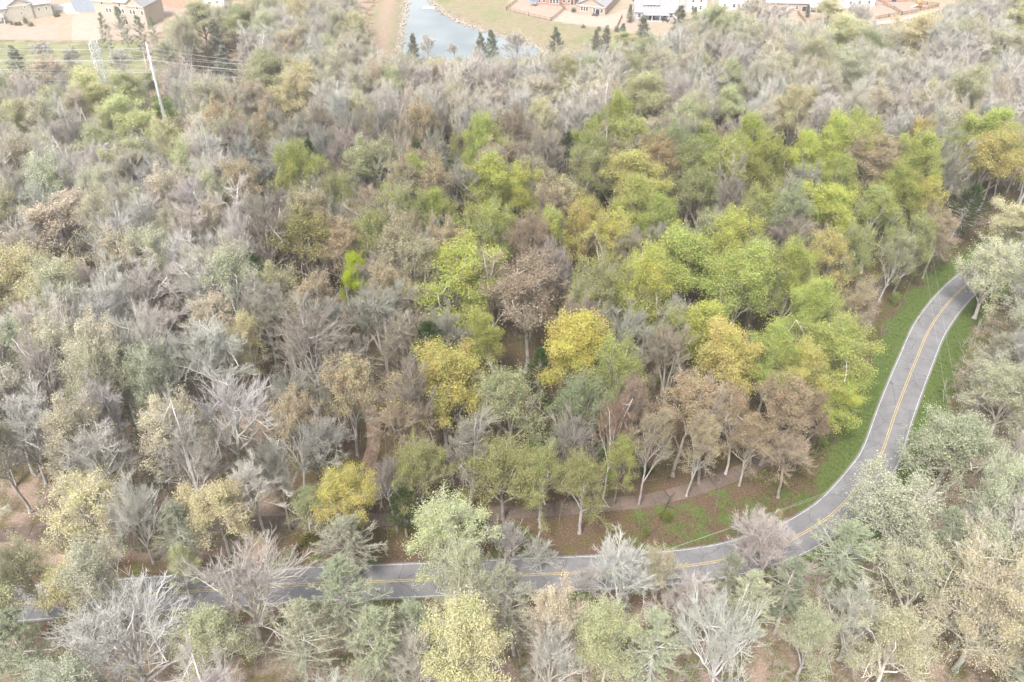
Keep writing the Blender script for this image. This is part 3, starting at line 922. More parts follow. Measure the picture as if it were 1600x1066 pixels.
def house(label, A, B, blocks, wins, wall, roof, doors=(), porches=(), name='house'):
    a, b = gp(*A), gp(*B)
    ang = math.atan2(b[1] - a[1], b[0] - a[0])
    L = float(np.hypot(*(b - a)[:2]))
    h = empty(name, (a[0], a[1], 0), ang)
    tag(h, label, 'house', 'houses beyond the wood')
    for (x0, x1, y0, y1, z1, kind, rh) in blocks:
        x0, x1 = x0 * L, x1 * L
        m = MB().box(x0, x1, y0, y1, -0.3, z1)
        ov = 0.45
        r = MB()
        th = 0.18
        if kind == 'front':                                  # gable end faces the camera
            xm = (x0 + x1) / 2
            m.poly([(x0, y0, z1), (x1, y0, z1), (xm, y0, z1 + rh)])
            m.poly([(x1, y1, z1), (x0, y1, z1), (xm, y1, z1 + rh)])
            s = rh / (xm - x0)
            for e, sg in ((x0 - ov, 1), (x1 + ov, -1)):
                ze = z1 - ov * s
                q = [(e, y0 - ov, ze), (xm, y0 - ov, z1 + rh), (xm, y1 + ov, z1 + rh), (e, y1 + ov, ze)]
                if sg < 0:
                    q = q[::-1]
                r.hexa([(x, y, z + 0.02) for x, y, z in q], [(x, y, z + th) for x, y, z in q])
        elif kind == 'side':                                 # ridge runs along the front
            ym = (y0 + y1) / 2
            m.poly([(x0, y1, z1), (x0, y0, z1), (x0, ym, z1 + rh)])
            m.poly([(x1, y0, z1), (x1, y1, z1), (x1, ym, z1 + rh)])
            s = rh / (ym - y0)
            for e, sg in ((y0 - ov, 1), (y1 + ov, -1)):
                ze = z1 - ov * s
                q = [(x0 - ov, e, ze), (x1 + ov, e, ze), (x1 + ov, ym, z1 + rh), (x0 - ov, ym, z1 + rh)]
                if sg < 0:
                    q = q[::-1]
                r.hexa([(x, y, z + 0.02) for x, y, z in q], [(x, y, z + th) for x, y, z in q])
        else:                                                # hip
            X0, X1, Y0, Y1 = x0 - ov, x1 + ov, y0 - ov, y1 + ov
            w2 = min(X1 - X0, Y1 - Y0) / 2
            if X1 - X0 >= Y1 - Y0:
                p, q = (X0 + w2, (Y0 + Y1) / 2, z1 + rh), (X1 - w2, (Y0 + Y1) / 2, z1 + rh)
                faces = [[(X0, Y0, z1), (X1, Y0, z1), q, p], [(X1, Y1, z1), (X0, Y1, z1), p, q], [(X1, Y0, z1), (X1, Y1, z1), q], [(X0, Y1, z1), (X0, Y0, z1), p]]
            else:
                p, q = ((X0 + X1) / 2, Y0 + w2, z1 + rh), ((X0 + X1) / 2, Y1 - w2, z1 + rh)
                faces = [[(X0, Y0, z1), (X1, Y0, z1), p], [(X1, Y1, z1), (X0, Y1, z1), q], [(X1, Y0, z1), (X1, Y1, z1), q, p], [(X0, Y1, z1), (X0, Y0, z1), p, q]]
            for f in faces:
                r.poly([(x, y, z + 0.05) for x, y, z in f])
            r.hexa([(X0, Y0, z1 - 0.16), (X1, Y0, z1 - 0.16), (X1, Y1, z1 - 0.16), (X0, Y1, z1 - 0.16)], [(X0, Y0, z1 + 0.045), (X1, Y0, z1 + 0.045), (X1, Y1, z1 + 0.045), (X0, Y1, z1 + 0.045)])
        m.build('wall', wall, h)
        r.build('roof', roof, h)
        MB().bar((x0 - 0.3, y0 - ov - 0.06, z1 - 0.12), (x1 + 0.3, y0 - ov - 0.06, z1 - 0.12), 0.1, 0.14).build('gutter', M_TRIM, h)
    for (u, z, w, hh, y) in wins:
        x = u * L
        f = MB()
        f.box(x - w / 2 - 0.12, x + w / 2 + 0.12, y - 0.07, y - 0.004, z - 0.12, z)
        f.box(x - w / 2 - 0.12, x + w / 2 + 0.12, y - 0.07, y - 0.004, z + hh, z + hh + 0.12)
        f.box(x - w / 2 - 0.12, x - w / 2, y - 0.068, y - 0.005, z, z + hh)
        f.box(x + w / 2, x + w / 2 + 0.12, y - 0.068, y - 0.005, z, z + hh)
        f.box(x - w / 2, x + w / 2, y - 0.06, y - 0.006, z + hh * 0.48, z + hh * 0.48 + 0.07)
        fo = f.build('window', M_TRIM, h)
        MB().box(x - w / 2 + 0.001, x + w / 2 - 0.001, y - 0.035, y - 0.008, z + 0.001, z + hh - 0.001).build('pane', M_GLASS, fo)
    for (u, w, hh, y) in doors:
        x = u * L
        d = MB().box(x - w / 2 - 0.1, x + w / 2 + 0.1, y - 0.06, y - 0.004, 0.0, hh + 0.1).build('door', M_TRIM, h)
        MB().box(x - w / 2, x + w / 2, y - 0.09, y - 0.062, 0.1, hh).build('pane', M_GLASS, d)
    for (x0, x1, y0, y1, z) in porches:                      # roofed porch on posts
        x0, x1 = x0 * L, x1 * L
        MB().hexa([(x0, y0, z), (x1, y0, z), (x1, y1, z + 0.7), (x0, y1, z + 0.7)], [(x0, y0, z + 0.2), (x1, y0, z + 0.2), (x1, y1, z + 0.9), (x0, y1, z + 0.9)]).build('porch_roof', roof, h)
        for x in np.linspace(x0 + 0.3, x1 - 0.3, 4):
            MB().box(x - 0.12, x + 0.12, y0 + 0.2, y0 + 0.44, 0, z).build('porch_post', M_TRIM, h)
        MB().box(x0 + 0.2, x1 - 0.2, y0 + 0.1, y1 - 0.01, -0.1, 0.16).build('porch_floor', M_CONC, h)
    return h

house('long cream house with grey roof and few windows on its plain back wall', (4, 35), (84, 24),
      [(0.0, 1.0, 0, 13, 5.4, 'side', 4.2), (0.18, 0.62, -0.6, 6, 6.2, 'front', 2.4)],
      [(0.12, 3.2, 0.8, 0.9, 0), (0.50, 4.6, 0.6, 0.7, -0.6), (0.40, 2.2, 0.7, 0.9, -0.6), (0.75, 2.6, 0.8, 1.1, 0), (0.9, 2.6, 0.8, 1.1, 0)], W_CREAM, R_GREY, porches=[(-0.28, 0.06, -3.5, -0.01, 2.6)])
house('big beige three storey house with paired windows and a walkout basement', (153, 33), (235, 41),
      [(0.0, 0.40, 0.0, 14, 8.6, 'front', 3.2), (0.38, 0.68, -0.5, 12, 9.0, 'side', 3.0), (0.66, 1.0, -1.6, 11, 8.4, 'front', 3.2)],
      [(x, z, 0.95, 1.5, y) for x, z, y in ((0.24, 4.2, 0), (0.30, 4.2, 0), (0.17, 7.0, 0), (0.44, 4.6, -0.5), (0.50, 4.6, -0.5), (0.56, 4.6, -0.5), (0.52, 7.0, -0.5),
                                            (0.79, 1.2, -1.6), (0.85, 1.2, -1.6), (0.74, 4.9, -1.6), (0.80, 4.9, -1.6), (0.88, 7.0, -1.6), (0.95, 4.9, -1.6))], W_BEIGE, R_GREY,
      doors=[(0.45, 1.8, 2.1, -0.5), (0.58, 0.9, 2.1, -0.5)])
house('small white house with a dark window near the brown mulch bed', (319, 15), (352, 13), [(0, 1, 0, 9, 4.6, 'front', 3.0)], [(0.3, 2.2, 1.3, 0.8, 0), (0.66, 2.4, 1.2, 0.7, 0)], W_WHITE, R_BROWN)
house('red brick house with white windows above the fenced lawn', (838, 7), (898, 8), [(0, 1, 0, 12, 6.0, 'hip', 4.0), (0.3, 0.62, -1.2, 8, 6.4, 'front', 2.4)],
      [(u, z, 1.0, 1.6, y) for u, z, y in ((0.08, 1.0, 0), (0.2, 1.0, 0), (0.38, 1.0, -1.2), (0.46, 1.0, -1.2), (0.54, 1.0, -1.2), (0.72, 1.0, 0), (0.84, 1.0, 0), (0.72, 3.8, 0), (0.46, 4.0, -1.2), (0.12, 3.8, 0))], W_REDB, R_BROWN, doors=[(0.93, 0.9, 2.1, 0)])
house('gabled tan brick house with a long side wall and patio furniture behind it', (901, 19), (945, 24), [(0.0, 1.0, 0.0, 22, 3.4, 'front', 3.0)],
      [(0.18, 0.9, 0.9, 1.6, 0), (0.27, 0.9, 0.9, 1.6, 0), (0.36, 0.9, 0.9, 1.6, 0), (0.62, 0.9, 0.9, 1.6, 0), (0.88, 0.9, 1.1, 1.5, 0)], W_TANB, R_GREY, doors=[(0.74, 1.7, 2.2, 0)])
house('grey roofed house with a white dormer above a deep dark back porch', (992, 30), (1058, 31), [(0.0, 1.0, 0.0, 14, 3.2, 'side', 4.6), (0.20, 0.54, 2.0, 6.5, 5.6, 'side', 1.2)],
      [(0.30, 4.2, 1.0, 1.0, 2.0), (0.37, 4.2, 1.0, 1.0, 2.0), (0.44, 4.2, 1.0, 1.0, 2.0), (0.1, 0.9, 1.1, 1.4, 0), (0.85, 0.9, 1.2, 1.4, 0), (0.7, 0.9, 1.2, 1.4, 0)], W_GREY, R_GREY, doors=[(0.4, 2.4, 2.2, 0)], porches=[(0.18, 0.78, -3.4, -0.01, 2.5)])
house('tall narrow white house with its gable end to the wood', (1072, 19), (1103, 18), [(0, 1, 0, 11, 6.2, 'front', 3.2)], [(0.3, 1.0, 0.9, 1.5, 0), (0.7, 1.0, 0.9, 1.5, 0), (0.3, 4.0, 0.9, 1.5, 0), (0.7, 4.0, 0.9, 1.5, 0)], W_WHITE, R_GREY)
house('white house with grey hip roof half hidden by budding trees', (1122, 16), (1170, 15), [(0, 1, 0, 11, 5.6, 'hip', 3.6)], [(0.2, 1.0, 1.0, 1.5, 0), (0.5, 1.0, 1.0, 1.5, 0), (0.8, 1.0, 1.0, 1.5, 0)], W_WHITE, R_LILAC)
house('wide house with slate hip roof and white framed back porch', (1196, 17), (1296, 19), [(0, 1, 0, 13, 3.6, 'hip', 4.4)], [(0.12, 0.9, 1.2, 1.4, 0), (0.32, 0.9, 1.2, 1.4, 0), (0.48, 0.9, 1.0, 1.4, 0)], W_TANB, R_LILAC,
      doors=[(0.6, 1.8, 2.1, 0)], porches=[(0.66, 0.96, -3.2, -0.01, 2.5)])
house('white house with lilac grey roof beside the playhouse lawn', (1318, 12), (1366, 10), [(0, 1, 0, 11, 5.6, 'side', 3.4)], [(0.2, 1.0, 1.0, 1.5, 0), (0.5, 1.0, 1.0, 1.5, 0), (0.8, 1.0, 1.0, 1.5, 0), (0.35, 3.6, 1.0, 1.3, 0)], W_WHITE, R_LILAC)
house('house with a dark patio at the fenced lawn end', (1376, 4), (1418, 3), [(0, 1, 0, 11, 5.2, 'hip', 3.4)], [(0.2, 1.0, 1.2, 1.5, 0), (0.75, 1.0, 1.2, 1.5, 0)], W_REDB, R_GREY, doors=[(0.48, 2.4, 2.1, 0)])

# ------------------------------------------------------------------ garden fences: rails, posts and boards
M_FENCE = simple('fence_wood', (0.26, 0.17, 0.11), 0.25, 1.0, 0.9)
def fence(label, px, hgt=1.45, gap=2.6):
    P = [Vector(gp(x, y)) for x, y in px]
    f = empty('fence', P[0])
    tag(f, label, 'fence', 'wooden garden fences')
    slats = MB()
    for a, b in zip(P, P[1:]):
        L = (b - a).length
        d = (b - a) / L
        k = max(1, round(L / gap))
        A = a - P[0]
        for i in range(k + 1):
            q = A + d * (L * i / k)
            MB().box(q.x - 0.08, q.x + 0.08, q.y - 0.08, q.y + 0.08, -0.2, hgt + 0.12).build('post', M_FENCE, f)
        for z in (0.35, hgt - 0.25):
            MB().bar(A + Vector((0, 0, z)), A + d * L + Vector((0, 0, z)), 0.05, 0.14).build('rail', M_FENCE, f)
        m = int(L / 0.34)
        for i in range(m):
            q = A + d * (L * (i + 0.5) / m) + Vector((-d.y, d.x, 0)) * 0.06
            slats.bar(q + Vector((0, 0, 0.12)), q + Vector((0, 0, hgt)), 0.17, 0.025)
    s = slats.build('picket', M_FENCE, f)
    s['kind'] = 'stuff'
    return f
fence('brown picket fence round the lawn of the red brick house', [(808, 2), (791, 16), (826, 25), (861, 33), (883, 15), (876, 9)])
fence('short brown fence between the tan and grey roofed gardens', [(972, 27), (963, 46)])
fence('brown fence beside the slate roofed house running down to the sandy path', [(1246, 22), (1263, 43)])
fence('low brown fence above the bright sandy path at the bare lawn', [(1367, 31), (1388, 27), (1409, 24), (1438, 18), (1466, 11)])
fence('brown fence dividing the playhouse lawn from the next garden', [(1380, 8), (1396, 15), (1409, 23)])
fence('brown fence running behind the small wooden playhouse', [(1424, 2), (1448, 8), (1466, 10)])

M_PLAY = simple('cedar_boards', (0.42, 0.24, 0.12), 0.2, 1.0, 0.85)
p_ = gp(1436, 12)
ph = tag(empty('playhouse', p_), 'small orange wooden playhouse with slide on the fenced lawn', 'playhouse')
for sx in (-1, 1):
    for sy in (-1, 1):
        MB().box(sx * 0.9 - 0.08, sx * 0.9 + 0.08, sy * 0.9 - 0.08, sy * 0.9 + 0.08, 0, 2.4).build('post', M_PLAY, ph)
MB().box(-1.1, 1.1, -1.1, 1.1, 1.15, 1.3).build('platform', M_PLAY, ph)
MB().hexa([(-1.3, -1.2, 2.4), (1.3, -1.2, 2.4), (1.3, 1.2, 2.4), (-1.3, 1.2, 2.4)], [(-0.06, -1.2, 3.5), (0.06, -1.2, 3.5), (0.06, 1.2, 3.5), (-0.06, 1.2, 3.5)]).build('roof', M_PLAY, ph)
MB().hexa([(-3.3, -0.35, 0.1), (-1.1, -0.35, 1.1), (-1.1, 0.35, 1.1), (-3.3, 0.35, 0.1)], [(-3.3, -0.35, 0.25), (-1.1, -0.35, 1.25), (-1.1, 0.35, 1.25), (-3.3, 0.35, 0.25)]).build('slide', M_WHITE, ph)

# garden furniture
M_BLUE = simple('blue_canvas', (0.10, 0.16, 0.36), 0.1, 1.0, 0.8)
M_RED = simple('red_cushion', (0.34, 0.06, 0.05), 0.15, 1.0, 0.8)
M_IRON = simple('dark_metal', (0.06, 0.06, 0.065), 0.2, 1.0, 0.6)
def parasol(px, label, mat, r=1.7):
    o = tag(empty('parasol', gp(*px)), label, 'parasol')
    MB().tube([(0, 0, 0), (0, 0, 2.7)], 0.04, 6).build('pole', M_IRON, o)
    MB().tube([(0, 0, 2.15), (0, 0, 2.75)], [r, 0.05], 8).build('canopy', mat, o)
    MB().box(-0.3, 0.3, -0.3, 0.3, 0, 0.12).build('base', M_CONC, o)
def table_set(px, label, seat, n=4):
    c = gp(*px)
    o = tag(empty('patio_table', c), label[0], 'table', 'tables on the patios')
    MB().tube([(0, 0, 0.70), (0, 0, 0.75)], 0.75, 10).build('table_top', M_IRON, o)
    for a in range(4):
        x, y = 0.5 * math.cos(a * 1.571 + 0.785), 0.5 * math.sin(a * 1.571 + 0.785)
        MB().bar((x, y, 0), (x, y, 0.7), 0.06).build('leg', M_IRON, o)
    src = None
    WHERE = ('right of', 'behind', 'left of', 'in front of')
    for i in range(n):
        a = i * 6.283 / n + 0.4
        if src is None:
            src = tag(empty('patio_chair', (c[0] + 1.25 * math.cos(a), c[1] + 1.25 * math.sin(a), 0), a), label[1][0] + ' ' + WHERE[i] + ' ' + label[1][1], 'chair', label[1][0] + 's of ' + label[1][1])
            MB().box(-0.26, 0.26, -0.26, 0.26, 0.36, 0.48).build('seat', seat, src)
            MB().box(0.22, 0.30, -0.26, 0.26, 0.49, 1.0).build('backrest', seat, src)
            for sx in (-0.2, 0.2):
                for sy in (-0.2, 0.2):
                    MB().box(sx - 0.025, sx + 0.025, sy - 0.025, sy + 0.025, 0, 0.355).build('leg', M_IRON, src)
        else:
            t = src.copy()
            COL.objects.link(t)
            t.location = (c[0] + 1.25 * math.cos(a), c[1] + 1.25 * math.sin(a), 0)
            t.rotation_euler = (0, 0, a)
            t['label'] = label[1][0] + ' ' + WHERE[i] + ' ' + label[1][1]
            for ch in src.children:
                q = ch.copy()
                COL.objects.link(q)
                q.parent = t
parasol((833, 9.5), 'blue parasol behind the red brick house', M_BLUE)
table_set((930, 25), ('dark round patio table behind the gabled tan house', ('dark patio chair', 'the table of the tan brick house')), M_IRON)
table_set((1004, 33), ('dark round patio table left of the porch of the grey roofed house', ('red patio chair', 'the left table by the grey roofed house')), M_RED)
table_set((1040, 34), ('dark round patio table right of the porch of the grey roofed house', ('dark patio chair', 'the right table by the grey roofed house')), M_IRON)

# ------------------------------------------------------------------ power lines
M_STEEL = simple('galvanised_steel', (0.52, 0.54, 0.56), 0.1, 0.5, 0.55, 0.4, metal=0.3)
M_PALE = simple('pale_steel_pole', (0.62, 0.64, 0.66), 0.08, 0.4, 0.6)
M_WIRE = simple('aluminium_wire', (0.42, 0.42, 0.42), 0.05, 0.5, 0.5)
M_WOODP = simple('pole_wood', (0.22, 0.17, 0.13), 0.2, 1.0, 0.9)
M_INS = simple('insulator_grey', (0.45, 0.47, 0.48), 0.1, 1.0, 0.4)

def tower_height(base_px, top_y):
    b = gp(*base_px)
    dep = PITCH - math.atan((533 - top_y) / FPX)
    return b, CAM_H - math.hypot(b[1], 0) * math.tan(dep)

pb, pH = tower_height((263, 208), 67)
pole = tag(empty('transmission_pole', pb), 'tall pale steel power pole leaning over the green clearing', 'power pole')
MB().tube([(0, 0, -0.5), (0, 0, pH * 0.5), (0, 0, pH)], [0.62, 0.44, 0.22], 12).build('shaft', M_PALE, pole)
pole_hooks = []
for k, (z, sx) in enumerate(((0.96, 1), (0.87, -1), (0.83, 1), (0.76, -1), (0.70, 1), (0.65, -1))):
    zz = pH * z
    arm = MB().bar((0, 0, zz), (0, sx * 1.3, zz + 0.25), 0.16).build('davit_arm', M_PALE, pole)
    MB().tube([(0, sx * 1.3, zz + 0.2), (0, sx * 1.3, zz - 0.9)], [0.10, 0.13], 8).build('insulator', M_INS, arm)
    pole_hooks.append((pb[0], pb[1] + sx * 1.3, zz - 0.9))

tb, tH = tower_height((176, 176), 64)
tower = tag(empty('lattice_tower', tb), 'grey steel lattice pylon standing among budding trees', 'pylon')
bw, ww, wz = 3.5, 1.05, tH * 0.62
def leg_at(z, sx, sy):
    w_ = bw + (ww - bw) * min(1, z / wz)
    return Vector((sx * w_, sy * w_, z))
for sx in (-1, 1):
    for sy in (-1, 1):
        MB().bar(leg_at(-0.3, sx, sy), leg_at(wz, sx, sy), 0.17).bar(leg_at(wz, sx, sy), leg_at(tH, sx, sy), 0.13).build('leg', M_STEEL, tower)
lv = [0, 0.16, 0.30, 0.42, 0.53, 0.62, 0.70, 0.78, 0.86, 0.93, 1.0]
corners = [(-1, -1), (1, -1), (1, 1), (-1, 1)]
for za, zb_ in zip(lv, lv[1:]):
    for (a, b) in zip(corners, corners[1:] + corners[:1]):
        p0, p1, q0, q1 = leg_at(za * tH, *a), leg_at(za * tH, *b), leg_at(zb_ * tH, *a), leg_at(zb_ * tH, *b)
        MB().bar(p0, q1, 0.06).build('brace', M_STEEL, tower)
        MB().bar(p1, q0, 0.06).build('brace', M_STEEL, tower)
        MB().bar(q0, q1, 0.06).build('strut', M_STEEL, tower)
tower_hooks = []
for zf, span in ((0.97, 2.2), (0.84, 3.2), (0.72, 2.6)):
    for sy in (-1, 1):
        c = MB()
        c.bar((0.8, sy * ww, zf * tH), (0, sy * (0.75 + span), zf * tH + 0.25), 0.14)
        c.bar((-0.8, sy * ww, zf * tH), (0, sy * (0.75 + span), zf * tH + 0.25), 0.14)
        c.bar((0, sy * ww, zf * tH + 1.0), (0, sy * (0.75 + span), zf * tH + 0.3), 0.1)
        arm = c.build('cross_arm', M_STEEL, tower)
        MB().tube([(0, sy * (0.75 + span), zf * tH + 0.2), (0, sy * (0.75 + span), zf * tH - 1.0)], [0.09, 0.13], 8).build('insulator', M_INS, arm)
        tower_hooks.append((tb[0], tb[1] + sy * (0.75 + span), zf * tH - 1.0))

def wire(label, P, Q, sag, rad, group):
    P, Q = Vector(P), Vector(Q)
    pts = []
    for t in np.linspace(0, 1, 25):
        q = P.lerp(Q, t)
        q.z -= sag * 4 * t * (1 - t)
        pts.append(q - P)
    o = MB().tube(pts, rad, 4).build('power_line', M_WIRE)
    o.location = P
    return tag(o, label, 'power line', group)

def far_pole(px, hgt, label, hooks_n):
    b = gp(*px)
    o = tag(empty('transmission_pole', b), label, 'power pole')
    MB().tube([(0, 0, -0.5), (0, 0, hgt)], [0.5, 0.2], 10).build('shaft', M_PALE, o)
    out = []
    for k in range(hooks_n):
        sx = 1 if k % 2 == 0 else -1
        z = hgt * (0.96 - 0.055 * k)
        a = MB().bar((0, 0, z), (0, sx * 1.3, z + 0.25), 0.16).build('davit_arm', M_PALE, o)
        MB().tube([(0, sx * 1.3, z + 0.2), (0, sx * 1.3, z - 0.9)], [0.10, 0.13], 8).build('insulator', M_INS, a)
        out.append((b[0], b[1] + sx * 1.3, z - 0.9))
    return out
east = far_pole((600, 182), 17.5, 'pale steel power pole sunk among bare trees below the pond', 6)
west = far_pole((-330, 190), pH, 'pale steel power pole at the far end of the span', 6)
ORD = ('topmost', 'second highest', 'third highest', 'fourth highest', 'fifth highest', 'lowest')
zo = sorted(range(6), key=lambda k: -pole_hooks[k][2])
for r_, k in enumerate(zo):
    wire('%s wire strung right of the pale steel pole' % ORD[r_], pole_hooks[k], east[k], 1.6, 0.032, 'wires east of the steel pole')
    wire('%s wire strung left of the pale steel pole' % ORD[r_], west[k], pole_hooks[k], 1.6, 0.032, 'wires west of the steel pole')
tw_w = far_pole((-330, 170), tH, 'slim pale steel power pole at the far end of the pylon wires', 6)
tw_e = far_pole((560, 165), 15.0, 'slim pale steel power pole sunk in the trees left of the pond', 6)
zo = sorted(range(6), key=lambda k: (-round(tower_hooks[k][2], 1), tower_hooks[k][1]))
for r_, k in enumerate(zo):
    wire('%s of the wires reaching left from the lattice pylon' % ORD[r_], tw_w[k], tower_hooks[k], 1.5, 0.026, 'wires west of the lattice pylon')
    wire('%s of the wires reaching right from the lattice pylon' % ORD[r_], tower_hooks[k], tw_e[k], 2.0, 0.026, 'wires east of the lattice pylon')

# roadside pole line: two thin wires meeting at a wooden pole among the trees inside the bend
def wood_pole(px, hgt, label):
    b = gp(*px)
    o = tag(empty('utility_pole', b), label, 'utility pole', 'wooden poles of the roadside wires')
    MB().tube([(0, 0, -0.4), (0, 0, hgt)], [0.17, 0.11], 8).build('shaft', M_WOODP, o)
    MB().bar((-1.1, 0, hgt - 0.7), (1.1, 0, hgt - 0.7), 0.12).build('cross_arm', M_WOODP, o)
    hk = []
    for s_ in (-1.0, 1.0):
        MB().tube([(s_, 0, hgt - 0.62), (s_, 0, hgt - 0.35)], [0.06, 0.04], 6).build('insulator', M_INS, o)
        hk.append((b[0] + s_, b[1], hgt - 0.33))
    return hk
def top_px(px, py, h):      # ground point (as a pixel) below something of height h seen at (px, py)
    q = gp(px, py, h)
    return proj(q[0], q[1], 0)[:2]
k0 = wood_pole(top_px(1502, 690, 11.0), 11.0, 'wooden utility pole among the pale trees inside the road bend')
k1 = wood_pole(top_px(1438, 300, 11.0), 11.0, 'wooden utility pole in the wood beyond the grass verge')
k2 = wood_pole(top_px(560, 1012, 11.0), 11.0, 'wooden utility pole among the roadside pines')
for a, (s_, w_) in enumerate((('upper', 0), ('lower', 1))):
    wire('%s thin wire crossing the road at the upper bend' % ('left' if a == 0 else 'right'), k0[a], k1[a], 1.1, 0.012, 'thin wires over the road')
    wire('%s thin wire along the road over the brown bank' % s_, k0[a], k2[1 - a], 1.6, 0.012, 'thin wires over the road')
# ------------------------------------------------------------------ trees
C_LIME, C_LIME2, C_YEL, C_GOLD, C_OLIVE = (0.375, 0.415, 0.11), (0.315, 0.35, 0.105), (0.43, 0.39, 0.14), (0.45, 0.42, 0.11), (0.27, 0.29, 0.11)
C_PALEO, C_TAN, C_RUST, C_ORANGE, C_SAGE = (0.30, 0.33, 0.17), (0.40, 0.325, 0.20), (0.275, 0.215, 0.16), (0.40, 0.31, 0.17), (0.20, 0.25, 0.12)
C_PINE, C_CEDAR, C_DARK, C_PINK, C_BRIGHT = (0.125, 0.175, 0.075), (0.07, 0.10, 0.055), (0.05, 0.085, 0.022), (0.42, 0.29, 0.29), (0.38, 0.47, 0.03)
C_CREAM = (0.50, 0.43, 0.28)
C_BEIGE = (0.38, 0.35, 0.22)
T_GREY, T_MAUVE, T_TAN, T_SILVER, T_BROWN = (0.28, 0.265, 0.225), (0.285, 0.25, 0.215), (0.325, 0.275, 0.20), (0.32, 0.31, 0.28), (0.24, 0.175, 0.13)
BARK = [(0.34, 0.315, 0.285), (0.28, 0.25, 0.22), (0.42, 0.395, 0.365), (0.22, 0.19, 0.165)]
rt = random.Random(2024)

def toward(c, d, f):
    return tuple(a + (b - a) * f for a, b in zip(c, d))

def jit(c, k=0.12):
    g = 1 + rt.uniform(-k, k)
    return tuple(min(0.9, max(0.01, x * g * (1 + rt.uniform(-k, k) * 0.35))) for x in c)

def in_parcel(x, y):
    return bool(inside(np.array([x, x * 1.13]), np.array([y, y * 1.13]), parcel).all())

NAMES = {'bare': ('bare_tree', 'bare tree'), 'wide': ('bare_tree', 'bare tree'), 'bud': ('budding_tree', 'budding tree'), 'leafy': ('leafy_tree', 'leafy tree'),
         'sparse': ('leafy_tree', 'leafy tree'), 'pine': ('pine_tree', 'pine tree'), 'cedar': ('cedar_tree', 'cedar tree'), 'shrub': ('shrub', 'shrub'), 'sapling': ('sapling', 'sapling'), 'grand': ('leafy_tree', 'leafy tree')}
TREES = []          # every single tree: dict with place, crown picture position and object

def plant(kind, x, y, H, W, leaf, twig, bark, label=None, short=None, group=None, var=None, rot=None, z=0.0):
    sh = SH[kind][rt.randrange(len(SH[kind])) if var is None else var % len(SH[kind])]
    name, cat = NAMES[kind]
    o = empty(name, (x, y, z), rt.uniform(0, 6.28) if rot is None else rot)
    o.rotation_euler = (rt.gauss(0, 0.045), rt.gauss(0, 0.045), o.rotation_euler[2])
    sx = W / sh.W
    o.scale = (sx, sx, H / sh.H)
    o['category'] = cat
    if group:
        o['group'] = group
    t = link('trunk', sh.trunk, o)
    c = link('crown', sh.crown, o)
    t['bark_col'] = bark
    c['twig_col'] = twig
    c['leaf_col'] = leaf
    cp = proj(x, y, z + sh.hc * H / sh.H)
    d = dict(o=o, kind=kind, x=x, y=y, H=H, W=W, px=cp[0], py=cp[1], d=cp[2], pw=W * FPX / cp[2], label=label, short=short, leaf=leaf, twig=twig)
    TREES.append(d)
    return d

VEIL_MIX = 0.44          # white veil painted into bark, twig and leaf colours outside the middle wood
def palette(x, y, leaf, twig, bark):
    if in_parcel(x, y):
        return jit(leaf), jit(twig), jit(bark)
    return jit(toward(leaf, (0.55, 0.54, 0.44), VEIL_MIX)), jit(toward(twig, (0.58, 0.55, 0.51), VEIL_MIX + 0.1)), jit(toward(bark, (0.6, 0.57, 0.54), VEIL_MIX))

KH = {'grand': 22, 'bare': 24, 'wide': 19, 'bud': 24, 'leafy': 24, 'sparse': 23, 'pine': 22, 'cedar': 10}
def star(kind, px, py, w, leaf, twig, label, short=None, H=None, var=None, group=None):
    """a tree picked out in the photograph by its crown's centre (px, py) and width w"""
    sh = SH[kind][0 if var is None else var % len(SH[kind])]
    H = H or KH[kind]
    hc = sh.hc / sh.H * H
    p = gp(px, py, hc)
    d = proj(p[0], p[1], hc)[2]
    W = (1.2 if kind in ('bare', 'wide', 'bud', 'grand') else 1.1) * w * d / FPX      # the outermost shoots are too thin to show
    l, t, b = palette(p[0], p[1], leaf, twig, BARK[rt.randrange(4)])
    return plant(kind, p[0], p[1], H, W, l, t, b, label, short, group, var if var is not None else 0)

# --- inside the middle wood
star('leafy', 768, 305, 82, C_LIME, T_GREY, 'lime green tree left of its shorter lime twin in the upper middle wood', 'taller of the lime twins', var=1)
star('leafy', 815, 318, 56, C_LIME, T_GREY, 'shorter lime tree close against its taller lime twin', 'shorter of the lime twins', H=22, var=1)
star('leafy', 708, 448, 150, C_LIME, T_GREY, 'broad bright lime tree with two rounded domes in the middle wood', 'broad twin domed lime tree', var=2)
star('leafy', 1062, 428, 132, C_LIME2, T_GREY, 'large round fresh green tree in the centre of the lime grove', 'large round fresh green tree', var=0)
star('leafy', 992, 345, 86, C_LIME2, T_GREY, 'green dome directly in front of the bright yellow dome', 'green dome before the yellow dome', var=0)
star('leafy', 1290, 345, 84, C_LIME, T_GREY, 'vivid lime tree standing before the tan oak on the upper right', 'vivid lime tree of the upper right', var=1)
star('sparse', 1368, 345, 78, C_LIME2, T_SILVER, 'thin pale lime tree right of the vivid lime tree', 'thin pale lime tree', var=0)
star('leafy', 1150, 462, 96, C_LIME2, T_GREY, 'tall narrow green tree right of the large round fresh green tree', 'tall narrow green tree', var=1, H=26)
star('leafy', 1232, 452, 84, C_LIME, T_GREY, 'lime tree with ragged upright crown in the right half of the wood', 'ragged upright lime tree', var=2)
star('sparse', 762, 378, 88, C_LIME2, T_GREY, 'thinly leaved green tree behind the broad twin domed lime tree', 'thin green tree behind the lime domes', var=1)
star('leafy', 690, 350, 62, C_LIME2, T_GREY, 'small light green tree left behind the thin green tree', 'small light green tree', var=1, H=22)
star('sparse', 862, 372, 56, C_LIME, T_GREY, 'slim lime tree beside the rust coloured dome', 'slim lime tree', var=0, H=22)
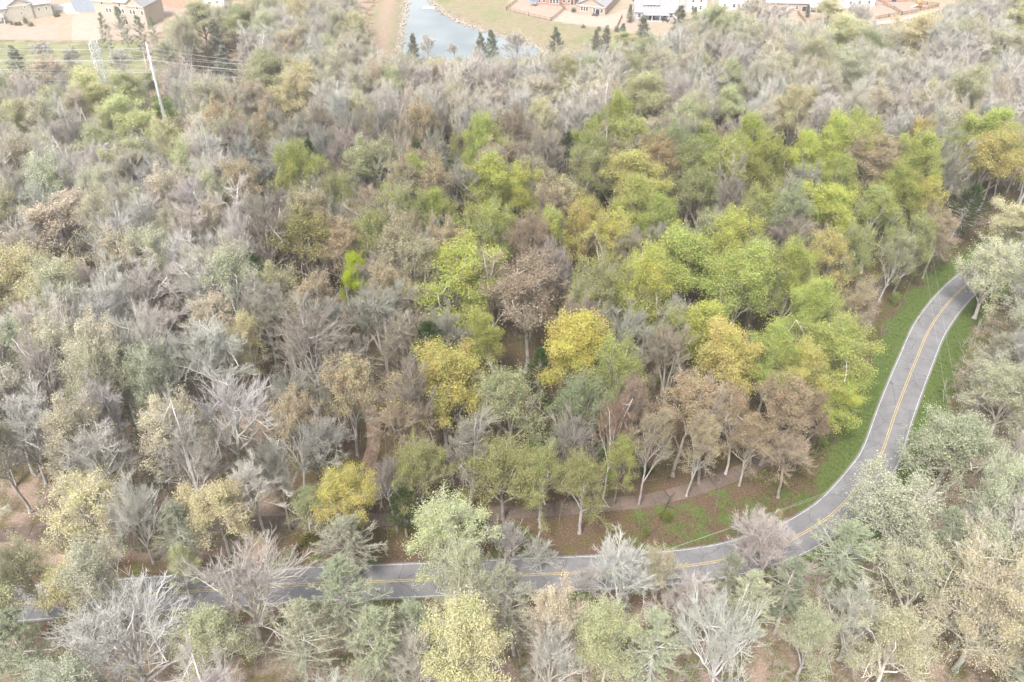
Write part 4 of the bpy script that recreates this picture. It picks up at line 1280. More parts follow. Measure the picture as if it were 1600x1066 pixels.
star('leafy', 984, 300, 100, C_YEL, T_GREY, 'bright yellow domed tree in the upper middle wood', 'bright yellow dome', var=0)
star('bud', 1026, 264, 70, C_ORANGE, T_TAN, 'orange brown budding tree just behind the bright yellow dome', 'orange brown tree', var=0)
star('sparse', 1082, 268, 84, C_OLIVE, T_GREY, 'olive green tree right of the orange brown tree', 'olive tree by the orange brown one', var=0)
star('leafy', 1192, 268, 66, C_LIME2, T_GREY, 'green tree at the back edge beside a brighter lime one', 'green tree at the back edge', var=1)
star('leafy', 1254, 258, 62, C_LIME, T_GREY, 'bright lime tree at the back edge of the middle wood', 'bright lime tree at the back edge', var=0)
star('sparse', 916, 285, 84, C_OLIVE, T_SILVER, 'olive tree with a pale forked trunk left of the yellow dome', 'olive tree with pale forked trunk', var=1)
star('pine', 886, 242, 44, C_DARK, T_BROWN, 'dark evergreen at the back edge left of the yellow dome', 'dark evergreen at the back edge', var=2, H=17)
star('sparse', 711, 252, 44, C_OLIVE, T_TAN, 'small olive yellow tree alone among mauve bare crowns', 'small olive yellow tree', var=1, H=20)
star('bud', 592, 275, 100, C_PALEO, T_GREY, 'pale olive budding dome among bare trees at the upper left', 'pale olive budding dome', var=0)
star('leafy', 558, 447, 48, C_BRIGHT, T_GREY, 'small vivid yellow green treetop beside a broad grey vase tree', 'small vivid yellow green treetop', H=19, var=0)
star('bare', 598, 505, 120, C_TAN, T_GREY, 'broad grey vase shaped bare tree in front of the vivid treetop', 'broad grey vase tree', var=5)
star('bud', 480, 398, 116, C_OLIVE, T_BROWN, 'brown domed tree with olive buds on its left rim', 'brown dome with olive buds', var=0)
star('bud', 822, 475, 124, C_RUST, T_TAN, 'tall rust coloured vase tree with long pale limbs', 'tall rust vase tree', var=1, H=27)
star('bare', 430, 275, 104, C_TAN, T_SILVER, 'silver bare tree with fanned limbs near the rear left edge', 'silver fanned tree', var=1)
star('bare', 553, 258, 82, C_TAN, T_MAUVE, 'mauve bare tree at the back edge left of the olive dome', 'mauve tree at the back edge', var=3)
star('bud', 826, 395, 84, C_RUST, T_TAN, 'rust coloured bud dome right of the thin green tree', 'rust coloured dome', var=0, H=22)
star('bud', 944, 392, 84, C_GOLD, T_TAN, 'tan tree with golden catkins on its top', 'tan tree with golden top', var=0)
star('leafy', 907, 560, 104, C_GOLD, T_TAN, 'vivid golden yellow tree in the middle of the wood', 'vivid golden tree', var=1)
star('leafy', 694, 622, 132, C_YEL, T_TAN, 'wide yellow tan tree with rounded crown', 'wide yellow tan tree', var=2)
star('sparse', 800, 640, 116, C_PALEO, T_SILVER, 'pale yellow green tree showing its white herringbone limbs', 'herringbone limbed tree', var=0)
star('pine', 838, 590, 56, C_DARK, T_BROWN, 'narrow dark pine between the golden and the herringbone tree', 'narrow dark pine', var=0, H=19)
star('sparse', 908, 650, 96, C_SAGE, T_SILVER, 'sage tree with white limbs under the golden tree', 'sage tree with white limbs', var=1, H=21)
star('leafy', 754, 548, 64, C_LIME2, T_GREY, 'small lime tree behind the yellow tan tree', 'small lime tree', var=1, H=20)
star('bud', 546, 620, 92, C_TAN, T_SILVER, 'round tan domed tree on pale curved stems', 'round tan dome', var=0, H=23)
star('bare', 492, 545, 126, C_TAN, T_MAUVE, 'large mauve grey bare tree near the left edge of the middle wood', 'large mauve grey tree', var=3, H=25)
star('bud', 1066, 650, 92, C_TAN, T_TAN, 'tan catkin oak with a dense oval crown above the path', 'tan catkin oak', var=1, H=23)
star('bud', 984, 645, 62, (0.33, 0.25, 0.18), T_TAN, 'narrow reddish tan tree left of the tan catkin oak', 'narrow reddish tan tree', var=1, H=23)
star('bare', 1046, 570, 78, C_TAN, T_TAN, 'tan bare dome behind the tan catkin oak', 'tan bare dome', var=5)
star('leafy', 1130, 585, 94, C_YEL, T_GREY, 'yellow lime tree with jagged crown right of the catkin oak', 'jagged yellow lime tree', var=1)
star('leafy', 1290, 560, 128, C_LIME2, T_SILVER, 'big lime tree with pale limbs beside the grass verge', 'big lime tree by the verge', var=2, H=22)
star('leafy', 1300, 622, 86, C_LIME, T_GREY, 'low bright lime tree leaning over the grass verge', 'low lime tree over the verge', var=0, H=14)
star('bud', 1208, 640, 96, (0.33, 0.265, 0.175), T_TAN, 'brown tan oak still holding dead leaves by the path', 'brown tan oak by the path', var=0, H=22)
star('bud', 1340, 492, 66, C_TAN, T_SILVER, 'tan budding tree between the lime trees and the verge', 'tan tree by the verge', var=1, H=21)
star('sparse', 1300, 420, 78, C_YEL, T_GREY, 'yellow olive tree behind the big verge lime tree', 'yellow olive tree', var=0)
star('sparse', 1392, 408, 56, C_PALEO, T_SILVER, 'pale thin tree at the upper end of the grass verge', 'pale thin verge tree', var=1, H=18)
star('sparse', 1446, 322, 58, C_GOLD, T_GREY, 'small golden olive tree above the grass verge', 'small golden olive tree', var=0, H=20)
star('sparse', 1418, 388, 66, C_OLIVE, T_GREY, 'olive tree on dark stems above the upper grass verge', 'olive tree on dark stems', var=1, H=20)
star('bud', 1462, 372, 58, C_TAN, T_SILVER, 'tan tree above the far end of the grass verge', 'tan tree at the verge end', var=0, H=18)
star('leafy', 1536, 262, 94, C_YEL, T_BROWN, 'tall yellow tree with dark lower boughs at the upper right', 'tall yellow tree with dark boughs', var=0, H=25)
star('pine', 1500, 322, 70, C_DARK, T_BROWN, 'dark pine shading the path at the upper right', 'dark pine shading the path', var=1, H=17)
star('leafy', 1580, 362, 82, C_YEL, T_GREY, 'yellow lime tree at the right edge above the road', 'yellow lime tree above the road', var=1, H=17)
star('bud', 1356, 270, 116, C_TAN, T_TAN, 'broad tan oak at the back edge upper right', 'broad tan oak', var=0)
star('leafy', 1260, 510, 76, C_LIME2, T_GREY, 'green tree tucked behind the big verge lime tree', 'green tree behind the verge lime', var=1)
star('sparse', 1190, 350, 80, C_LIME2, T_GREY, 'light green tree in the upper right lime grove', 'light green grove tree', var=1)
star('sparse', 1095, 320, 84, C_OLIVE, T_GREY, 'olive green dome right of the green and yellow domes', 'olive green dome', var=0)
# front of the wood, beside path and road
star('leafy', 541, 785, 104, C_YEL, T_GREY, 'bright yellow low tree beside the road at the lower left', 'bright yellow low tree', H=14, var=2)
star('pine', 552, 850, 112, C_PINE, T_BROWN, 'soft green pine in front of the bright yellow low tree', 'soft green roadside pine', var=1, H=13)
star('pine', 632, 792, 66, C_DARK, T_BROWN, 'dark green cedar like evergreen right of the bright yellow tree', 'dark green evergreen', var=0, H=12)
star('sparse', 694, 838, 122, C_LIME2, T_SILVER, 'pale lime tree with many white limbs overhanging the road', 'pale lime roadside tree', var=1, H=17)
star('wide', 788, 850, 66, C_TAN, T_SILVER, 'small white twigged bare tree at the road edge', 'small white roadside tree', var=0, H=9)
star('wide', 846, 866, 60, C_TAN, T_SILVER, 'leaning white bare sapling low beside the road', 'leaning white sapling', var=1, H=7)
star('sparse', 786, 745, 122, C_OLIVE, T_TAN, 'wide flat olive brown tree spreading above the path', 'wide flat olive tree', var=1, H=17)
star('sparse', 910, 765, 90, C_OLIVE, T_TAN, 'narrow olive tree with drooping sprays before the path', 'narrow olive tree by the path', var=0, H=17)
star('wide', 893, 702, 88, C_TAN, T_SILVER, 'pale tree with bare white upswept branches above the olive tree', 'pale upswept tree', var=1, H=19)
star('bud', 460, 682, 82, C_TAN, T_GREY, 'tan bud tree with slim trunk at the left edge of the wood', 'slim tan bud tree', var=0, H=22)
star('sparse', 476, 800, 60, C_PALEO, T_GREY, 'pale washed green tree at the lower left corner', 'pale washed green tree', var=0, H=12)
star('wide', 1180, 832, 84, C_TAN, T_MAUVE, 'low pinkish bare tree at the bend of the road', 'low pinkish tree at the bend', var=0, H=8)
star('bud', 1010, 690, 56, C_TAN, T_SILVER, 'leaning pale trunked tree rising beside the path', 'leaning pale trunked tree', var=1, H=24)
star('bare', 1108, 668, 70, C_TAN, T_TAN, 'thin bare tree standing at the near side of the concrete path', 'thin bare path tree', var=4, H=21)
star('bud', 1262, 655, 64, (0.31, 0.25, 0.17), T_BROWN, 'dark trunked oak on the grass above the road bend', 'dark trunked oak', var=1, H=19)
star('bare', 925, 910, 52, C_TAN, T_SILVER, 'small pale bare shrub like tree over the far road edge', 'small pale tree at the far kerb', var=3, H=6)
star('bare', 626, 672, 74, C_TAN, T_TAN, 'thin tan bare tree right of the round tan dome', 'thin tan tree by the round dome', var=2, H=22)
star('sparse', 646, 738, 84, C_OLIVE, T_TAN, 'olive tree in front of the wide yellow tan tree', 'olive tree under the yellow tan one', var=1, H=19)
star('bare', 728, 716, 88, C_TAN, T_GREY, 'grey bare tree below the wide yellow tan tree', 'grey tree under the yellow tan one', var=7, H=21)
star('sparse', 846, 752, 78, C_OLIVE, T_TAN, 'olive tree between the wide flat and the narrow olive trees', 'middle olive path tree', var=0, H=18)
star('bare', 436, 742, 70, C_TAN, T_GREY, 'grey bare tree at the left edge above the road corner', 'grey tree above the road corner', var=6, H=20)
star('bare', 512, 690, 74, C_TAN, T_SILVER, 'pale bare tree on a slim stem behind the bright yellow low tree', 'pale slim stemmed tree', var=4, H=23)
star('bare', 612, 752, 50, C_TAN, T_MAUVE, 'thin mauve tree between the yellow low tree and the dark evergreen', 'thin mauve tree by the evergreen', var=2, H=18)
star('sparse', 966, 722, 54, C_LIME2, T_TAN, 'light green slender tree above the start of the visible path', 'light green path tree', var=0, H=17)
star('bud', 1085, 700, 60, C_TAN, T_SILVER, 'tan budding tree leaning over the middle of the visible path', 'tan tree leaning over the path', var=0, H=19)
star('bare', 950, 690, 60, C_TAN, T_BROWN, 'brown bare tree behind the light green slender tree', 'brown tree behind the slender green one', var=8, H=22)
star('bud', 1150, 660, 66, C_TAN, T_TAN, 'tan brown tree between the catkin oak and the brown tan oak', 'tan tree between the oaks', var=1, H=20)
star('bare', 62, 690, 100, C_TAN, T_SILVER, 'silver bare tree behind the forked yellow tree at the left', 'silver tree behind the forked yellow one', var=1, H=24)
star('bare', 168, 725, 88, C_TAN, T_GREY, 'grey bare tree right behind the forked yellow tree', 'grey tree behind the forked yellow one', var=6, H=22)
star('bare', 300, 720, 84, C_TAN, T_GREY, 'grey bare tree behind the light yellow roadside tree', 'grey tree behind the light yellow one', var=7, H=22)
star('bare', 398, 765, 76, C_TAN, T_SILVER, 'pale bare tree right of the light yellow roadside tree', 'pale bare tree by the light yellow one', var=4, H=19)
star('bud', 1168, 700, 76, C_TAN, T_TAN, 'small tan tree hiding the bend of the concrete path', 'small tan path tree', var=0, H=15)
star('bare', 1232, 715, 70, C_TAN, T_TAN, 'thin brown bare tree right of the end of the visible path', 'thin brown tree at the path end', var=2, H=15)
# --- around it
star('bare', 862, 1045, 84, C_TAN, T_MAUVE, 'mauve bare thicket tree at the bottom edge', 'mauve thicket tree', var=3, H=17)
star('bare', 1080, 945, 92, C_TAN, T_MAUVE, 'mauve bare tree left of the sage pine under the pinkish tree', 'mauve tree before the road curve', var=0, H=18)
star('pine', 1234, 915, 76, C_PINE, T_BROWN, 'dark sage pine between the pinkish bare tree and the round green pine', 'dark sage pine at the bend', var=2, H=18)
star('bare', 1335, 965, 110, C_TAN, T_MAUVE, 'wide mauve bare tree left of the big golden tan tree', 'wide mauve front tree', var=5, H=17)
star('sparse', 1395, 1020, 120, C_OLIVE, T_GREY, 'olive tree at the bottom right below the wide mauve tree', 'olive bottom tree', var=0, H=19)
star('sparse', 1430, 905, 110, C_PALEO, T_SILVER, 'pale olive tree above left of the big golden tan tree', 'pale olive front tree', var=1, H=18)
star('bare', 660, 1040, 90, C_TAN, T_MAUVE, 'brownish bare tree left of the tall yellow lime front tree', 'brownish front bare tree', var=1, H=18)
star('sparse', 340, 1020, 110, C_OLIVE, T_GREY, 'green olive tree right of the huge pale bare tree', 'green olive front tree', var=0, H=19)
star('pine', 30, 1010, 110, C_PINE, T_BROWN, 'dark green pine in the lower left corner', 'dark green corner pine', var=0, H=20)

star('wide', 385, 930, 168, C_TAN, T_SILVER, 'large spreading white bare tree in front of the road', 'large spreading white tree', var=1, H=20)
star('wide', 200, 1020, 225, C_TAN, T_SILVER, 'huge pale bare tree at the bottom left corner', 'huge pale bare tree', var=0, H=21)
star('sparse', 42, 895, 78, C_LIME2, T_SILVER, 'pale lime tree before the road at the left edge', 'pale lime tree at the left road end', var=1, H=17)
star('sparse', 112, 950, 98, C_GOLD, T_TAN, 'golden thin tree in front of the left stretch of road', 'golden thin tree', var=0, H=17)
star('sparse', 128, 805, 130, C_YEL, T_SILVER, 'yellow tree with forked white limbs behind the left road', 'forked yellow tree', var=1, H=18)
star('wide', 214, 812, 96, C_TAN, T_SILVER, 'white bare tree touching the forked yellow tree', 'white bare companion tree', var=0, H=18)
star('leafy', 340, 800, 96, C_YEL, T_GREY, 'light yellow tree behind the road left of the wood corner', 'light yellow roadside tree', var=1, H=17)
star('pine', 272, 840, 92, C_PINE, T_BROWN, 'soft sage pine between the white and the light yellow tree', 'soft sage pine', var=1, H=16)
star('leafy', 282, 895, 48, C_LIME, T_GREY, 'small lime tree at the far side of the left road', 'small lime road tree', var=0, H=12)
star('pine', 540, 938, 124, C_PINE, T_BROWN, 'broad pale green pine in front of the road corner', 'broad pale green pine', var=1, H=21)
star('pine', 580, 1015, 130, C_SAGE, T_BROWN, 'round sage pine at the bottom edge', 'round sage pine', var=0, H=21)
star('pine', 462, 1010, 110, C_SAGE, T_BROWN, 'sage pine right of the huge pale bare tree', 'sage pine by the huge bare tree', var=1, H=20)
star('pine', 648, 985, 96, C_PINE, T_BROWN, 'green pine between the round sage pine and the yellow lime tree', 'green pine in the front row', var=2, H=19)
star('leafy', 745, 1030, 132, C_YEL, T_GREY, 'tall yellow lime tree at the bottom edge', 'tall yellow lime front tree', var=0, H=23)
star('sparse', 716, 905, 80, C_PALEO, T_SILVER, 'thin pale tree whose white limbs cross the road', 'thin pale tree across the road', var=0, H=22)
star('pine', 802, 940, 106, C_PINE, T_BROWN, 'feathery pine covering the middle of the road', 'feathery pine over the road', var=1, H=20)
star('bud', 888, 968, 88, C_CREAM, T_TAN, 'cream coloured catkin tree in front of the road', 'cream catkin tree', var=0, H=20)
star('bare', 970, 905, 104, C_TAN, T_SILVER, 'cream bare tree standing over the near edge of the road', 'cream bare road tree', var=0, H=19)
star('bud', 1030, 895, 58, C_ORANGE, T_TAN, 'small orange budding tree over the road', 'small orange road tree', var=1, H=17)
star('leafy', 948, 1010, 88, C_LIME2, T_GREY, 'green tree in the front row right of the cream catkin tree', 'green front row tree', var=1, H=19)
star('pine', 1022, 1010, 108, C_SAGE, T_BROWN, 'sage green pine at the bottom middle', 'sage pine of the bottom middle', var=0, H=20)
star('pine', 1140, 905, 70, C_PINE, T_BROWN, 'narrow pale green pine by the curving road', 'narrow pale pine', var=0, H=19)
star('bare', 1208, 862, 108, C_PINK, T_MAUVE, 'pinkish bare tree covering the curve of the road', 'pinkish bare tree', var=3, H=15)
star('pine', 1312, 862, 118, C_PINE, T_BROWN, 'round sage green pine right of the pinkish bare tree', 'round green pine at the bend', var=1, H=17)
star('pine', 1158, 955, 96, C_SAGE, T_BROWN, 'sage pine below the pinkish bare tree', 'sage pine below the pinkish tree', var=2, H=19)
star('wide', 1130, 1010, 140, C_TAN, T_SILVER, 'frosty white bare tree at the bottom right of the middle', 'frosty white tree', var=0, H=20)
star('sparse', 1262, 1005, 92, C_OLIVE, T_TAN, 'olive tree at the bottom right of the frosty white tree', 'olive front tree', var=0, H=18)
star('grand', 1535, 965, 190, (0.44, 0.36, 0.17), T_SILVER, 'big golden tan tree with white limbs at the lower right', 'big golden tan tree', var=1, H=22)
star('sparse', 1412, 812, 150, C_PALEO, T_SILVER, 'pale olive tree spreading inside the road bend', 'pale olive tree of the bend', var=1, H=19)
star('sparse', 1484, 695, 136, C_SAGE, T_SILVER, 'pale sage tree beside the grassy strip of the bend', 'pale sage tree of the bend', var=0, H=20)
star('sparse', 1548, 430, 106, C_PALEO, T_SILVER, 'pale sage tree hiding the road at the upper right', 'pale tree hiding the upper road', var=1, H=19)
star('sparse', 1572, 625, 104, C_PALEO, T_GREY, 'pale olive tree at the right edge below the thicket', 'pale olive tree at the right edge', var=0, H=19)
star('leafy', 40, 455, 120, C_YEL, T_SILVER, 'broad yellow tree at the left edge of the grey wood', 'broad yellow tree at the left edge', var=2)
star('sparse', 232, 610, 84, C_PALEO, T_SILVER, 'pale yellowish tree among mauve stems on the left', 'pale yellowish tree', var=1)
star('pine', 282, 532, 56, C_DARK, T_BROWN, 'low dark green evergreen sunk among mauve bare trees', 'low dark evergreen', var=1, H=15)
star('sparse', 392, 545, 58, C_GOLD, T_TAN, 'small golden olive tree by the left edge of the wood', 'small golden tree by the wood edge', var=0, H=20)
star('bare', 335, 560, 116, C_TAN, T_SILVER, 'round silver bare tree left of the small golden tree', 'round silver tree', var=0)
star('wide', 355, 665, 140, C_TAN, T_SILVER, 'wide white branched bare tree left of the wood edge', 'wide white branched tree', var=1, H=22)
star('bare', 232, 465, 116, C_TAN, T_MAUVE, 'mauve vase shaped bare tree left of the middle wood', 'mauve vase tree', var=1)
star('bud', 100, 365, 120, C_TAN, T_GREY, 'tan topped grey tree behind the broad yellow tree', 'tan topped grey tree', var=1)
star('bud', 15, 350, 70, C_YEL, T_GREY, 'small yellow topped tree at the far left edge', 'small yellow topped tree', var=0)
# far
star('leafy', 148, 165, 66, C_LIME, T_GREY, 'lime tree standing below the lattice pylon', 'lime tree below the pylon', var=1)
star('leafy', 206, 206, 76, C_LIME, T_GREY, 'lime tree in front of the pale steel pole', 'lime tree before the steel pole', var=0)
star('leafy', 212, 158, 50, C_LIME2, T_GREY, 'light green tree between pylon and steel pole', 'light green tree by the poles', var=1, H=21)
star('bud', 76, 118, 56, C_ORANGE, T_TAN, 'orange tinged tree by the green field', 'orange tree by the field', var=0, H=16)
star('leafy', 470, 150, 88, C_YEL, T_TAN, 'broad yellow tan tree above the rear left corner of the wood', 'broad yellow tan far tree', var=0)
star('leafy', 424, 130, 70, C_OLIVE, T_GREY, 'olive green tree left of the broad yellow tan far tree', 'olive far tree', var=1)
star('sparse', 402, 172, 60, C_ORANGE, T_TAN, 'orange tan tree just beyond the rear left corner', 'orange tan corner tree', var=0)
star('sparse', 262, 228, 52, C_GOLD, T_TAN, 'golden olive tree right of the pole foot', 'golden tree by the pole foot', var=1, H=20)
star('leafy', 1012, 168, 82, C_YEL, T_TAN, 'round yellow tree beyond the back edge of the wood', 'round yellow far tree', var=0)
star('leafy', 888, 128, 36, C_YEL, T_GREY, 'small pale yellow dome in the far grey wood', 'small pale yellow dome', var=1, H=20)
star('leafy', 995, 130, 40, C_LIME2, T_GREY, 'small lime tree behind the round yellow far tree', 'small lime far tree', var=0, H=20)
star('leafy', 1238, 190, 78, C_YEL, T_GREY, 'round yellow green tree beyond the back edge on the right', 'round yellow green far tree', var=2)
star('leafy', 1134, 174, 44, C_LIME, T_GREY, 'small round lime tree between two mauve far crowns', 'small round lime far tree', var=0, H=19)
star('bud', 1364, 178, 58, C_TAN, T_TAN, 'tan bud tree in the far right wood', 'tan far tree', var=0)
star('sparse', 1330, 125, 80, C_PALEO, T_GREY, 'pale green dome in the far right wood', 'pale green far dome', var=1)
star('leafy', 1312, 70, 84, C_YEL, T_TAN, 'yellow tree standing below the sandy path', 'yellow tree below the sandy path', var=0)
star('leafy', 1432, 72, 92, C_YEL, T_TAN, 'bright yellow tree right of the sandy path', 'bright yellow tree near the path end', var=2)
star('leafy', 1120, 42, 70, C_OLIVE, T_TAN, 'olive yellow tree before the white houses', 'olive yellow tree by the white houses', var=0, H=18)
star('leafy', 1294, 18, 48, C_YEL, T_GREY, 'yellow green garden tree beside the white framed porch', 'yellow green garden tree', var=1, H=9)
star('leafy', 1590, 45, 66, C_YEL, T_TAN, 'golden tree at the top right corner', 'golden corner tree', var=0)
star('leafy', 978, 66, 34, C_LIME, T_GREY, 'small lime tree among the pond cedars', 'small lime tree among cedars', var=0, H=9)
star('leafy', 375, 42, 50, C_LIME2, T_GREY, 'light green tree in the wood left of the dirt track', 'light green tree by the track wood', var=1, H=18)
star('leafy', 318, 35, 70, C_OLIVE, T_GREY, 'olive tree behind the tall garden pines', 'olive tree behind the pines', var=0, H=18)
# evergreens by the pond and the gardens
star('cedar', 644, 78, 22, C_CEDAR, T_BROWN, 'small dark cedar at the near left corner of the pond', 'cedar at the pond corner', H=10)
star('cedar', 749, 78, 22, C_CEDAR, T_BROWN, 'dark cedar at the pond edge left of its twin', 'left pond cedar', H=11, var=1)
star('cedar', 771, 76, 26, C_CEDAR, T_BROWN, 'dark cedar at the pond edge right of its twin', 'right pond cedar', H=12, var=1)
star('cedar', 868, 70, 26, C_CEDAR, T_BROWN, 'dark spreading cedar at the right tip of the pond', 'cedar at the pond tip', H=11, var=1)
star('cedar', 931, 64, 18, C_CEDAR, T_BROWN, 'small dark cedar on the bank beside a taller one', 'smaller bank cedar', H=8)
star('cedar', 945, 62, 20, C_CEDAR, T_BROWN, 'taller of two dark cedars on the pond bank', 'taller bank cedar', H=9)
star('cedar', 972, 58, 20, C_CEDAR, T_BROWN, 'dark cedar behind the small lime tree', 'cedar by the small lime tree', H=9, var=1)
star('cedar', 1006, 46, 24, C_CEDAR, T_BROWN, 'dark cedar below the grey roofed house', 'cedar below the grey roof', H=9)
star('cedar', 984, 22, 12, C_CEDAR, T_BROWN, 'small dark evergreen left of the grey roofed house', 'evergreen by the grey roof', H=7)
star('cedar', 1062, 40, 34, C_CEDAR, T_BROWN, 'large dark cedar right of the grey roofed house', 'large cedar by the grey roof', H=13, var=1)
star('cedar', 1081, 40, 22, C_CEDAR, T_BROWN, 'slender dark cedar before the narrow white house', 'slender cedar by the white house', H=12)
star('cedar', 336, 76, 34, C_CEDAR, T_BROWN, 'big dark cedar behind the wires', 'big cedar behind the wires', H=17)
star('cedar', 352, 108, 40, C_CEDAR, T_BROWN, 'dark cedar low beneath the wires', 'low cedar beneath the wires', H=14, var=1)
star('cedar', 24, 96, 30, C_CEDAR, T_BROWN, 'dark pointed evergreen at the field edge', 'pointed evergreen by the field', H=10, var=1)
star('cedar', 1263, 18, 9, C_CEDAR, T_BROWN, 'tiny dark conifer beside the white framed porch', 'tiny conifer by the porch', H=5)
star('bare', 66, 82, 34, C_TAN, T_GREY, 'thin bare tree standing in the light green field', 'thin bare field tree', H=12, var=2)
star('bare', 112, 92, 30, C_TAN, T_GREY, 'thin bare tree left of the lattice pylon', 'thin bare tree by the pylon', H=12, var=4)
star('bare', 190, 96, 34, C_TAN, T_GREY, 'thin bare tree between the pylon and the steel pole', 'thin bare tree between the poles', H=13, var=6)
star('bare', 1180, 24, 60, C_TAN, T_MAUVE, 'mauve bare tree before the wide slate roofed house', 'mauve tree before the slate roof', H=17, var=0)
star('bare', 1218, 30, 48, C_TAN, T_MAUVE, 'dark stemmed bare tree right before the slate roofed house', 'dark stemmed tree before the slate roof', H=17, var=2)
star('bare', 1340, 24, 48, C_TAN, T_GREY, 'grey bare tree before the lilac roofed house', 'grey tree before the lilac roof', H=14, var=1)
star('cedar', 98, 122, 26, C_CEDAR, T_BROWN, 'dark bushy evergreen below the green field', 'bushy evergreen below the field', H=8, var=1)
star('pine', 194, 42, 26, C_PINE, T_TAN, 'tall thin pine with high crown before the beige house', 'tall thin garden pine', var=1, H=20)
star('pine', 217, 56, 30, C_PINE, T_TAN, 'shorter high crowned pine right of the tall thin one', 'shorter garden pine', var=2, H=18)
star('pine', 163, 52, 22, C_PINE, T_TAN, 'thin ragged pine left of the tall garden pine', 'ragged garden pine', var=2, H=19)
star('pine', 238, 50, 16, C_PINE, T_TAN, 'slim pine at the end of the bare garden', 'slim garden pine', var=2, H=15)
star('bare', 669, 72, 26, C_TAN, T_SILVER, 'small bare tree reflected at the pond edge', 'bare pond tree', H=10, var=5)
star('bare', 708, 78, 18, C_TAN, T_GREY, 'tiny bare tree left of the twin pond cedars', 'tiny bare pond tree', H=7, var=1)
star('bare', 806, 70, 44, C_TAN, T_GREY, 'thin bare tree over the right end of the pond', 'thin bare tree over the pond', H=11, var=0)
N_STAR = len(TREES)

# --- the rest of the wood: trees set a crown's width apart over the whole wooded ground
TOP_X = [0, 60, 110, 160, 212, 236, 262, 290, 340, 400, 545, 560, 576, 640, 840, 870, 1000, 1060, 1100, 1190, 1270, 1340, 1400, 1475, 1520, 1600]
TOP_Y = [108, 110, 114, 126, 110, 72, 34, 18, 4, -10, -14, 44, 86, 90, 87, 78, 72, 44, 24, 22, 34, 36, 40, 18, -4, -26]
VIS = [(x, y) for x, y in [(p * 10, 0) for p in range(0)]]
road_vis = [(850, 897), (935, 894), (985, 891), (1060, 885), (1100, 880), (1265, 822), (1300, 803), (1340, 762), (1356, 742), (1378, 700), (1392, 660), (1402, 638), (1412, 610), (1424, 580),
            (1436, 553), (1450, 520), (1470, 490), (1498, 455), (20, 943), (240, 925), (440, 915), (490, 913), (650, 905), (780, 900)]
ground_vis = [(960, 790), (1000, 784), (1040, 776), (1080, 766), (1120, 752), (1150, 741), (940, 835), (1000, 825), (1060, 815), (1120, 800), (1200, 790), (1250, 760), (1290, 720), (1320, 680), (1345, 640),
              (1370, 590), (1390, 540), (1410, 500), (1430, 450), (1455, 430), (1480, 590), (1490, 560), (1470, 620), (1520, 480), (880, 850)]
trail_vis = [(578, 735), (584, 705), (586, 675), (580, 650)]
wire_vis = [(236, 92), (243, 122), (250, 148), (257, 172), (149, 84), (155, 106), (162, 128), (290, 100), (335, 106), (385, 112), (200, 112), (60, 100)]
fill = []
rf = random.Random(77)
sp = 7.0
yy = 40.0
row = 0
while yy < 420:
    xx = -300 + (row % 2) * sp / 2
    while xx < 300:
        fill.append((xx + rf.uniform(-2.6, 2.6), yy + rf.uniform(-2.6, 2.6)))
        xx += sp
    yy += sp * 0.86
    row += 1
FX = np.array(fill)
keep = (dist_poly(FX[:, 0], FX[:, 1], road_c[::3]) > 8.0) & (dist_poly(FX[:, 0], FX[:, 1], path_c[::4]) > 2.6)
keep &= ~inside(FX[:, 0], FX[:, 1], (pond - pond.mean(0)) * 1.15 + pond.mean(0)) & (dist_poly(FX[:, 0], FX[:, 1], np.concatenate([pond, pond[:1]])) > 7)
keep &= ~inside(FX[:, 0], FX[:, 1], mead)
FX = FX[keep]
SX = np.array([(t['x'], t['y'], t['W']) for t in TREES])
FILL = []
for x, y in FX:
    px, py, d = proj(x, y, 0)
    if px < -160 or px > 1760 or py < -25:
        continue
    H = rf.uniform(20.5, 27.5)
    W = rf.uniform(9.8, 14.2)
    tx, ty, _ = proj(x, y, H)
    lim = float(np.interp(np.clip(tx, 0, 1600), TOP_X, TOP_Y))
    if ty < lim:
        # shorter trees stand towards the open ground
        H2 = H
        while H2 > 9 and proj(x, y, H2)[1] < lim + 2:
            H2 -= 1.0
        if H2 <= 9 or rf.random() < 0.15:
            continue
        W *= max(0.55, H2 / H)
        H = H2
    cx, cy, cd = proj(x, y, 0.66 * H)
    pw = W * FPX / cd
    if cx < -0.6 * pw or cx > 1600 + 0.6 * pw or ty > 1080:
        continue
    dd = np.hypot(SX[:, 0] - x, SX[:, 1] - y)
    if np.any(dd < 0.21 * (SX[:, 2] + W)):
        continue
    bad = False
    ph_ = 0.36 * H * FPX / cd * 0.85                       # half height of the crown as seen
    for t in TREES[:N_STAR]:
        if t['d'] > cd + 2 and abs(t['px'] - cx) < 0.36 * pw + 0.10 * t['pw'] and -0.7 * ph_ - 0.2 * t['pw'] < t['py'] - cy < 0.45 * ph_:
            bad = True
            break
    if not bad:
        for (vx, vy) in road_vis + ground_vis + trail_vis:
            if abs(vx - cx) < 0.46 * pw and abs(vy - cy) < ph_ + 4:
                bad = True
                break
    if not bad and cd < 305:
        for (vx, vy) in wire_vis:
            if abs(vx - cx) < 0.45 * pw and -ph_ < vy - cy < 0.8 * ph_:
                bad = True
                break
    if bad and W > 7:
        continue
    FILL.append((x, y, H, W, cx, cy, cd))
FILL.sort(key=lambda f: f[6])

